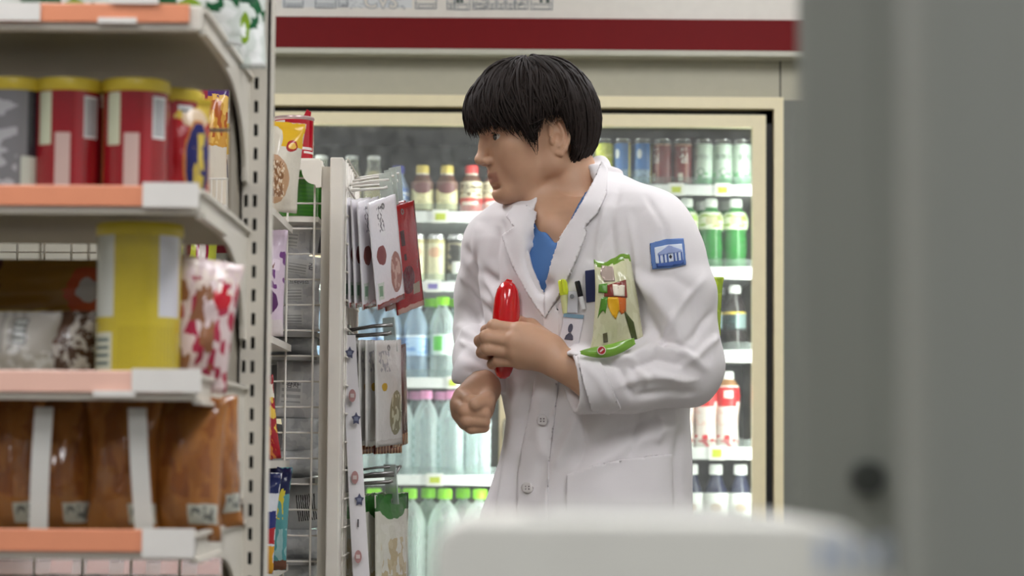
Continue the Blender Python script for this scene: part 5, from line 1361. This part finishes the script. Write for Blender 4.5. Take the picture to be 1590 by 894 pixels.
hr = cap.build('hair', hairm, man, -MO, smooth=True)
lk = MB(); r = random.Random(11)
def lock(ph, t0, t1, off, rad, n=8):
    ps = []; dph = r.gauss(.10*math.cos(ph) if math.cos(ph) > 0 else 0, .24); wob = r.uniform(0, 6.28); w2 = r.uniform(.004, .03); lift = r.choice((.002, .003, .004, .006))
    for i in range(n+1):
        q = i/n; t = t0+(t1-t0)*q
        ps.append(hairpt(ph+dph*q*q+w2*math.sin(wob+q*5), t, off+lift*math.sin(PI*min(1, q*1.1))))
    lk.tube(ps, [rad*(.55+.75*math.sin(PI*min(.5, q/n*.8+.15)))*(1 if q < n*.6 else max(.12, 1-(q/n-.6)/.42)) for q in range(n+1)], 4)
for i in range(1500):
    ph = r.uniform(-PI, PI); lock(ph, r.uniform(0, .25), r.uniform(.82, 1.06), r.uniform(.010, .020), r.uniform(.0013, .0028))
for i in range(900):
    ph = r.uniform(-PI, PI); lock(ph, r.uniform(.3, .6), r.uniform(.90, 1.05), r.uniform(.010, .018), r.uniform(.0010, .0022))
for i in range(260):
    ph = r.gauss(.1, .6); lock(ph, r.uniform(.2, .5), r.uniform(.92, 1.10), r.uniform(.014, .022), r.uniform(.0010, .0020))
for i in range(150):
    ph = r.uniform(-PI, PI); lock(ph, r.uniform(0, .2), r.uniform(.35, .75), r.uniform(.017, .024), r.uniform(.0008, .0016))
lo_ = lk.build('hair_locks', hairm, hr, smooth=True); lo_['kind'] = 'stuff'
# ---- trousers, shoes
for h_, kn, an, to in zip(HIP, KN, AN, TO):
    a, b_, c_ = h_-MO, kn-MO, an-MO
    MB().tube([a+Vector((0, 0, .06)), a, (a+b_)/2, b_, (b_+c_)/2, c_+Vector((0, 0, .02))], [.09, .092, .082, .072, .068, .066], 16).build('trouser_leg', mat('navy trousers', (52, 62, 88), .8), man, smooth=True)
    d = (to-an).normalized(); d.z = 0; d.normalize(); nrm = Vector((-d.y, d.x, 0)); sh = MB(); vs = []
    prof = [(-.07, .030, .085), (-.05, .036, .095), (0, .038, .085), (.06, .040, .062), (.12, .044, .048), (.17, .040, .040), (.20, .022, .028)]
    for (x, w, hh) in prof:
        for (yy, zz) in ((-1, 0), (-1, .55), (-.6, 1), (.6, 1), (1, .55), (1, 0)):
            p = an-MO+d*x+nrm*w*yy; vs.append((p.x, p.y, .002+hh*zz))
    fs = [(i*6+k, i*6+(k+1) % 6, (i+1)*6+(k+1) % 6, (i+1)*6+k) for i in range(6) for k in range(6)] + [(5, 4, 3, 2, 1, 0), tuple(36+k for k in range(6))]
    sh.add(vs, fs).build('shoe', mat('black shoe leather', (28, 26, 26), .35), man, smooth=True)

# ---- pieces sewn on the coat: laid on its surface
bvh = BVHTree.FromPolygons([Vector(v) for v in V], [tuple(p.vertices) for p in coat_me.polygons])
def drape(name, poly, m, parent, off=.003, thick=.002, st=3.0, tree=None, frame=None, curl=0.0, smooth=2):
    """cloth or print with the given outline resting on a surface"""
    tree = tree or bvh
    xs = [p[0] for p in poly]; ys = [p[1] for p in poly]
    x0, y0 = min(xs), min(ys); nx = max(2, int((max(xs)-x0)/st)+2); ny = max(2, int((max(ys)-y0)/st)+2)
    gx = x0+(max(xs)-x0)*np.arange(nx)/(nx-1); gy = y0+(max(ys)-y0)*np.arange(ny)/(ny-1)
    bm = bmesh.new()
    loop = []
    for a, b_ in zip(poly, poly[1:]+poly[:1]):
        n = max(1, int(math.hypot(b_[0]-a[0], b_[1]-a[1])/st))
        loop += [(a[0]+(b_[0]-a[0])*i/n, a[1]+(b_[1]-a[1])*i/n) for i in range(n)]
    verts = [bm.verts.new((x, y, 0)) for x, y in loop]
    f = bm.faces.new(verts)
    for X in gx[1:-1]: bmesh.ops.bisect_plane(bm, geom=bm.verts[:]+bm.edges[:]+bm.faces[:], plane_co=(X, 0, 0), plane_no=(1, 0, 0))
    for Yq in gy[1:-1]: bmesh.ops.bisect_plane(bm, geom=bm.verts[:]+bm.edges[:]+bm.faces[:], plane_co=(0, Yq, 0), plane_no=(0, 1, 0))
    dist = {}; bm.verts.ensure_lookup_table()
    for v in bm.verts:
        d = (P(v.co.x, v.co.y, 1.0)-CAM).normalized()
        h, nrm, _, dd = tree.ray_cast(CAM, d)
        dist[v.index] = dd if h is not None else None
    good = [(v.co.x, v.co.y, dist[v.index]) for v in bm.verts if dist[v.index] is not None]
    med = sorted(g[2] for g in good)[len(good)//2]
    for v in bm.verts:
        if dist[v.index] is None or abs(dist[v.index]-med) > .12:
            near = [g for g in good if abs(g[2]-med) <= .12] or good
            dist[v.index] = min(near, key=lambda g: (g[0]-v.co.x)**2+(g[1]-v.co.y)**2)[2]
    for _ in range(smooth):
        nd = {}
        for v in bm.verts:
            nb = [dist[e.other_vert(v).index] for e in v.link_edges]
            s_ = (dist[v.index]+sum(nb)/len(nb))/2
            nd[v.index] = s_ if smooth >= 10 else min(s_, dist[v.index]+.001)
        dist = nd
    for v in bm.verts:
        d = (P(v.co.x, v.co.y, 1.0)-CAM).normalized()
        v.co = CAM+d*(dist[v.index]-off)
    me = bpy.data.meshes.new(name)
    for f in bm.faces: f.smooth = True
    bmesh.ops.triangulate(bm, faces=[f for f in bm.faces if len(f.verts) > 4])
    bm.to_mesh(me); bm.free()
    o = obj(name, me, m, parent)
    r0 = parent
    if parent.parent is None: o.location = -Vector(parent.location)
    md = o.modifiers.new('thick', 'SOLIDIFY'); md.thickness = thick; md.offset = 0
    return o
drape('lapel', [(833, 329), (829, 347), (827, 383), (836, 414), (848, 440), (846, 494), (830, 472), (816, 450), (800, 420), (788, 392), (780, 366), (799, 352), (786, 336), (797, 320), (814, 317)], coatm, coat, .0085, .004, 3, smooth=20)
drape('lapel', [(921, 283), (896, 329), (871, 366), (858, 402), (847, 442), (846, 494), (858, 474), (876, 446), (893, 408), (911, 362), (908, 352), (928, 330), (941, 302), (944, 266), (934, 250)], coatm, coat, .0085, .004, 3, smooth=20)
drape('front_placket', [(846, 492), (838, 545), (828, 610), (812, 690), (804, 740), (802, 850), (848, 850), (852, 720), (864, 620), (876, 500), (862, 474)], coatm, coat, .003, .003, 5)
drape('pocket', [(881, 737), (925, 722), (968, 713), (1042, 705), (1046, 850), (878, 850)], coatm, coat, .007, .004, 5)
drape('breast_pocket', [(868, 470), (950, 462), (950, 548), (868, 552)], coatm, coat, .003, .0025, 5)
drape('cuff_tab', [(897, 552), (926, 550), (946, 592), (964, 634), (944, 642), (918, 637), (906, 596)], coatm, coat, .005, .004, 3)
for (bx, by) in ((819, 757), (842, 652)):
    b_ = drape('button', [(bx+8.5*math.cos(a), by+8.5*math.sin(a)) for a in [2*PI*i/16 for i in range(16)]], mat('coat button', (214, 208, 206), .3), coat, .007, .004, 4)
    for (ox, oy) in ((-2.4, -2), (2.4, -2), (-2.4, 2), (2.4, 2)):
        drape('button_hole', [(bx+ox-1.1, by+oy-1.1), (bx+ox+1.1, by+oy-1.1), (bx+ox+1.1, by+oy+1.1), (bx+ox-1.1, by+oy+1.1)], mat('button hole grey', (130, 122, 122), .6), b_, .0095, .0006, 2)
# sleeve patch: blue shield with a white columned building
def q4(a, b_, c_, d):                                  # patch coordinates: x 0..1, y 0..1 from the top
    C4 = [(1009, 378), (1061, 370), (1065, 411), (1013, 418)]
    def f(u, v):
        x = (C4[0][0]*(1-u)+C4[1][0]*u)*(1-v)+(C4[3][0]*(1-u)+C4[2][0]*u)*v
        y = (C4[0][1]*(1-u)+C4[1][1]*u)*(1-v)+(C4[3][1]*(1-u)+C4[2][1]*u)*v
        return (x, y-3*math.sin(PI*u)*(1-v)+1.5*math.sin(PI*u)*v)
    return [f(a, b_), f((a+c_)/2, b_), f(c_, b_), f(c_, d), f((a+c_)/2, d), f(a, d)]
pb = mat('patch blue', (94, 126, 186), .7, bump=.3, bscale=1500); pw = mat('patch white', (218, 226, 238), .7); pd = mat('patch deep blue', (66, 96, 164), .7)
pt_ = drape('sleeve_patch', q4(0, 0, 1, 1), pb, coat, .003, .002, 3)
drape('patch_field', q4(.12, .20, .94, .80), pw, pt_, .0045, .0008, 3)
def qp(*uv):
    out = []
    for (u, v) in uv: out.append(q4(u, v, u+1e-3, v+1e-3)[0])
    return out
drape('patch_roof', qp((.20, .44), (.55, .22), (.92, .42), (.92, .49), (.20, .52)), mat('patch roof', (150, 164, 206), .7), pt_, .0055, .0008, 3)
for u in (.22, .35, .46, .66, .76, .88): drape('patch_column', q4(u, .50, u+.045, .80), pd, pt_, .0055, .0008, 2.5)
drape('patch_door', qp((.52, .62), (.57, .54), (.62, .62), (.57, .70)), tdk, pt_, .0058, .0008, 2.5)
drape('patch_base', q4(.14, .80, .94, .94), pd, pt_, .0055, .0008, 3)

# ---- things he carries
def orient_box(t, name, m, c0, c1, c2, dpt, parent=None, bevel=.0012):
    """box with one face through three corners (top left, top right, bottom left)"""
    a, b_, c_ = c0, c1, c2
    n = (b_-a).cross(c_-a).normalized()
    if n.y < 0: n = -n
    d = b_+c_-a
    vs = [a, b_, d, c_, a+n*dpt, b_+n*dpt, d+n*dpt, c_+n*dpt]
    o0 = Vector(t.location) if parent is None else Vector((0, 0, 0))
    mb = MB().add([v-Vector(t.location) for v in vs], [(0, 1, 2, 3), (7, 6, 5, 4), (0, 4, 5, 1), (1, 5, 6, 2), (2, 6, 7, 3), (3, 7, 4, 0)])
    return mb.build(name, m, parent or t, bevel=bevel)
def surf(px, py, off=.004):
    d = (P(px, py, 1.0)-CAM).normalized(); h, n, _, dd = bvh.ray_cast(CAM, d)
    return CAM+d*((dd or 3.85)-off)
# red tube in his hand
t = thing('red_tube', 'red plastic wrapped tube clutched upright against the coat', 'tube', M(781, 588, -.086), (0, .045, 0))
MB().lathe([(.004, 0), (.010, .004), (.014, .012), (.0185, .03), (.0212, .055), (.0222, .085), (.0220, .110), (.0205, .128), (.0170, .143), (.0115, .152), (.006, .156), (.0001, .157)], 24).build('tube', mat('red plastic', (198, 14, 20), .18, coat=.6), t, smooth=True)
MB().tube([(-.006, 0, .152), (-.001, 0, .158), (.006, 0, .156)], .0026, 6).build('crimped_end', mat('red plastic', (198, 14, 20)), t)
# snack bag under his arm
bc = M(958, 549, -.176)
m_chip = zmat('cream chip bag', (206, 204, 166), [('r', 0, .93, 1, 1, (110, 150, 50)), ('r', 0, 0, 1, .07, (104, 160, 44)), ('n', 0, .05, 1, .95, (214, 212, 178), 4)], .22, bump=.35, bscale=30, coat=.3)
chip = thing('snack_bag', 'cream and green snack bag with pepper print tucked under the left arm', 'snack bag', bc, (.03, -.05, .22))
cme = pouch_mesh('wrapper', .088, .150, .050, 801, nu=20, nv=26, crimp=.05, wr=.2)
for v in cme.vertices:
    q = max(0.0, v.co.z/.150); v.co.x = (v.co.x+.044)*(1-.34*q**1.3)-.044+.012*q; v.co.z += .006*math.sin(v.co.x*90)*q; v.co.y -= .012*math.sin(PI*q)*(1 if v.co.x < 0 else .6)
cw = obj('wrapper', cme, m_chip, chip)
bpy.context.view_layer.update()
mwc = chip.matrix_world
cb = BVHTree.FromPolygons([mwc@v.co for v in cme.vertices], [tuple(p.vertices) for p in cme.polygons])
dec = {}
def decal(name, poly, m, off=.0014, parent=None):
    o = drape(name, poly, m, chip, off, .0006, 4, tree=cb, smooth=0)
    o.location = (0, 0, 0); o.data.transform(mwc.inverted()); return o
decal('logo_panel', [(934, 412), (952, 414), (955, 436), (938, 437), (932, 425)], mat('bag silver print', (206, 186, 176), .2, .5))
decal('brown_band', [(938, 444), (972, 434), (974, 462), (938, 460)], mat('bag brown print', (132, 52, 40), .3))
decal('logo_panel', [(951, 441), (970, 443), (970, 460), (953, 459)], mat('bag pale print', (226, 216, 196), .3), .0022)
decal('leaf_patch', [(930, 441), (943, 440), (943, 455), (929, 454)], mat('bag green print', (84, 140, 44), .3), .0022)
decal('green_pepper', [(934, 462), (944, 461), (942, 476), (940, 487), (936, 480), (931, 488), (928, 494), (931, 478)], mat('bag green print', (84, 140, 44)))
decal('yellow_pepper', [(943, 461), (960, 461), (962, 480), (956, 496), (950, 488), (944, 476)], mat('bag yellow print', (226, 170, 30), .3))
decal('orange_pepper', [(959, 461), (972, 463), (972, 484), (965, 488), (960, 480)], mat('bag orange print', (206, 104, 34), .3))
decal('small_print', [(936, 518), (943, 516), (944, 531), (937, 532)], mat('bag dark print', (96, 92, 66), .4))
decal('green_side', [(968, 480), (984, 500), (990, 528), (982, 530), (974, 500)], mat('bag side print', (74, 84, 40), .3))
# its folded green foot
gw = mat('green wrapper', (122, 168, 60), .25, bump=.3, bscale=60, coat=.3)
fm = Matrix.Translation(M(946, 550, -.232)) @ Euler((0, -.22, .15)).to_matrix().to_4x4()
def footpart(name, me, m, extra=Matrix.Identity(4)):
    me.transform(mwc.inverted() @ fm @ extra); return obj(name, me, m, chip)
fme = pouch_mesh('folded_foot', .088, .019, .012, 811, nu=22, nv=8, wr=.2)
for v in fme.vertices:
    q = abs(v.co.x)/.044; v.co.z = .0095+(v.co.z-.0095)*max(.15, 1-q**2.2*(.75 if v.co.x < 0 else .5))-.004*math.cos(v.co.x*50); v.co.y *= max(.3, 1-q**2)
footpart('folded_foot', fme, gw)
ring = lambda r_, d: MB().lathe([(.0001, 0), (r_, 0), (r_, d), (.0001, d)], 16).mesh('round_logo')
RX = Matrix.Translation((-.012, -.0068, .0085)) @ Matrix.Rotation(PI/2, 4, 'X')
footpart('round_logo', ring(.0070, .0010), mat('logo rim', (222, 206, 196), .3), RX)
footpart('logo_red', ring(.0056, .0016), mat('logo red', (170, 30, 34), .3), RX)
footpart('logo_bar', MB().box(-.0035, .0035, -.0002, .0002, -.0012, .0012).mesh('logo_bar'), mat('logo rim', (222, 206, 196)), Matrix.Translation((-.012, -.0087, .0085)) @ Matrix.Rotation(-.5, 4, 'Y'))
# second bag behind the arm
bag('snack_bag', 'green tipped snack bag poking out behind the upper arm', 'snack bag', 1092, M(1092, 520, .02).z, YMAN+.02, .060, .098, .03, zmat('lime bag', (176, 196, 60), [('n', 0, 0, 1, 1, (150, 176, 50), 4)], .25, bump=.3), 821, (0, .06, .3))
# identity card
c0, c1, c2 = surf(876, 486, .010), surf(907, 489, .010), surf(864, 550, .012)
idc = thing('identity_card', 'white identity card with a small portrait clipped to the coat pocket', 'card', (c0+c1+c2)/3)
orient_box(idc, 'card', mat('card white', (222, 218, 224), .25), c0, c1, c2, .0015)
LI = Vector(idc.location)
def oncard(u, v, off=.0012):
    return c0+(c1-c0)*u+(c2-c0)*v-(c1-c0).cross(c2-c0).normalized()*(off if (c1-c0).cross(c2-c0).normalized().y > 0 else -off)-LI
def cardpoly(name, uv, m, off=.0012): return MB().add([oncard(u, v, off) for u, v in uv], [tuple(range(len(uv)))]).build(name, m, idc)
pg = mat('portrait grey', (84, 84, 100), .5)
cardpoly('portrait_head', [(.46+.12*math.cos(a), .34+.11*math.sin(a)) for a in [2*PI*i/12 for i in range(12)]], pg)
cardpoly('portrait_shoulders', [(.26, .62), (.30, .52), (.42, .46), (.54, .46), (.66, .52), (.70, .62)], pg)
cardpoly('header_stripe', [(0, 0), (1, 0), (1, .09), (0, .09)], mat('card teal', (124, 156, 176), .4))
cardpoly('footer_line', [(.08, .88), (.9, .88), (.9, .95), (.08, .95)], mat('card grey', (176, 182, 200), .4))
k0, k1, k2 = surf(882, 452, .012), surf(898, 452, .012), surf(880, 486, .012)
orient_box(idc, 'clear_clip', clear('clip plastic', (226, 226, 230), .5, .1, .3), k0, k1, k2, .002)
MB().lathe([(.0001, 0), (.0035, 0), (.0035, .002), (.0001, .002)], 12).build('clip_stud', mat('stud steel', (150, 150, 152), .25, .8), idc, surf(888, 460, .014)-LI, (PI/2, 0, 0))
# pens
def pen(name, label, a, b_, r, m, capm_, capf, clip=None):
    t = thing(name, label, 'pen', b_)
    d = a-b_
    MB().tube([d*0, d*capf], r*.92, 10).build('barrel', m, t, smooth=True, angle=.8)
    MB().tube([d*capf, d*.96, d], [r, r, r*.7], 10).build('cap', capm_, t, smooth=True, angle=.8)
    if clip: MB().tube([d*.97+Vector((0, -r*.8, 0)), d*.97+Vector((0, -r*1.9, 0)), d*(capf+.08)+Vector((0, -r*1.6, 0))], r*.32, 6).build('clip', clip, t)
    return t
hy = mat('highlighter yellow', (214, 226, 50), .35)
pen('highlighter_pen', 'yellow highlighter pen in the breast pocket', surf(873, 434, .010), surf(880, 486, .004), .0075, mat('highlighter barrel', (206, 208, 150), .4), hy, .55, hy)
pen('ballpoint_pen', 'black pen with white barrel in the breast pocket', surf(896, 436, .014), surf(906, 480, .010), .0046, mat('pen white', (214, 214, 216), .3), mat('pen black', (26, 26, 30), .3), .45, mat('pen black', (26, 26, 30)))
n0, n1, n2 = surf(908, 420, .008), surf(924, 418, .008), surf(910, 470, .008)
nb = thing('notebook', 'small dark blue notebook between the pens and the cream snack bag', 'notebook', n2)
orient_box(nb, 'cover', mat('navy cover', (30, 38, 84), .5), n0, n1, n2, .006)
orient_box(nb, 'pages', mat('paper pages', (206, 204, 200), .6), n0+Vector((0, .0015, -.002)), n1+Vector((.0008, .0015, -.002)), n2+Vector((0, .0015, 0)), .003)

# ================================================================== right foreground: pillar, counter and receipt printer
YP = 1.16
xa, xb = P(1238, 447, YP).x, P(1405, 447, YP-.02).x
pill = mat('grey pillar shaded side', (132, 134, 126), .6, var=.04, scale=6)  # darker of two greys, painting in the shaded side
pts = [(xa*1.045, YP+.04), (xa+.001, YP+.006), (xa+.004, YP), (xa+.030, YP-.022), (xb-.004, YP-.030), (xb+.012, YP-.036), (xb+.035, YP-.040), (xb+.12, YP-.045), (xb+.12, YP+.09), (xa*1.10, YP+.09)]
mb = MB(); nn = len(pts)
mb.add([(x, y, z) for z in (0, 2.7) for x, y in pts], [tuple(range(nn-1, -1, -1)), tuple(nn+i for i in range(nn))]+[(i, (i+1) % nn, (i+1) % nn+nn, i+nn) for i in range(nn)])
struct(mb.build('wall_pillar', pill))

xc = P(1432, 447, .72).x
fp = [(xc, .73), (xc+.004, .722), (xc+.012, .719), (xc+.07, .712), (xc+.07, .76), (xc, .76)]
struct(MB().prism(fp, 0, 2.7, 'z').build('wall_pillar_lit_side', mat('grey pillar lit side', (142, 144, 136), .6, var=.03, scale=5)))  # separate slab in a lighter grey, painting in the lit side
h = P(1350, 742, YP-.03)
bo = thing('bolt', 'dark round bolt head low on the grey pillar', 'bolt', h)
MB().lathe([(.0001, 0), (.0075, 0), (.0085, .003), (.0085, .010), (.0001, .010)], 18).build('head', mat('bolt dark', (60, 64, 58), .5), bo, rot=(-PI/2, 0, 0), smooth=True, angle=.6)
MB().box(-.005, .005, -.0008, 0, -.0008, .0008).build('slot', dark, bo)
ctz = .86
ct_ = thing('checkout_counter', 'pale checkout counter in the near foreground', 'counter', (.08, .95, 0))
MB().box(-.16, .20, -.172, .0, ctz-.03, ctz).build('worktop', mat('counter top', (214, 212, 204), .4), ct_, bevel=.004)
MB().box(-.14, .18, -.165, -.02, 0, ctz-.03).build('body', mat('counter body', (196, 192, 184), .5), ct_)
YW = .80
za = P(1000, 806, YW).z
x0, x1 = P(668, 850, YW).x, P(1405, 850, YW).x
pr = thing('receipt_printer', 'white receipt printer with faint blue marks in the near foreground', 'printer', ((x0+x1)/2, YW+.05, ctz))
hw = (x1-x0)/2; hz = za-ctz
poly = [(-hw, 0), (hw, 0), (hw, hz-.028), (hw-.006, hz-.012), (hw-.020, hz-.002), (hw-.034, hz), (-hw+.010, hz), (-hw+.003, hz-.004), (-hw, hz-.012)]
MB().prism(poly, -.05, .06).build('housing', mat('printer white', (240, 238, 228), .4), pr, bevel=.002)
MB().box(-hw*.6, hw*.5, -.01, .03, hz-.001, hz+.0006).build('paper_slot', mat('slot grey', (150, 150, 146), .5), pr)
MB().box(-hw*.5, hw*.4, -.004, -.001, hz, hz+.004).build('paper', mat('receipt paper', (236, 234, 230), .6), pr)
for k, (dx, dz_) in enumerate(((-.010, .002), (-.004, .003), (.003, .001), (.010, .002))):
    p = P(1325, 862, YW)
    MB().box(p.x-(x0+x1)/2+dx-.002, p.x-(x0+x1)/2+dx+.002, -.0512, -.0498, p.z-ctz-.005, p.z-ctz+.004+dz_).build('blue_mark', mat('faint blue ink', (190, 200, 216), .5), pr)
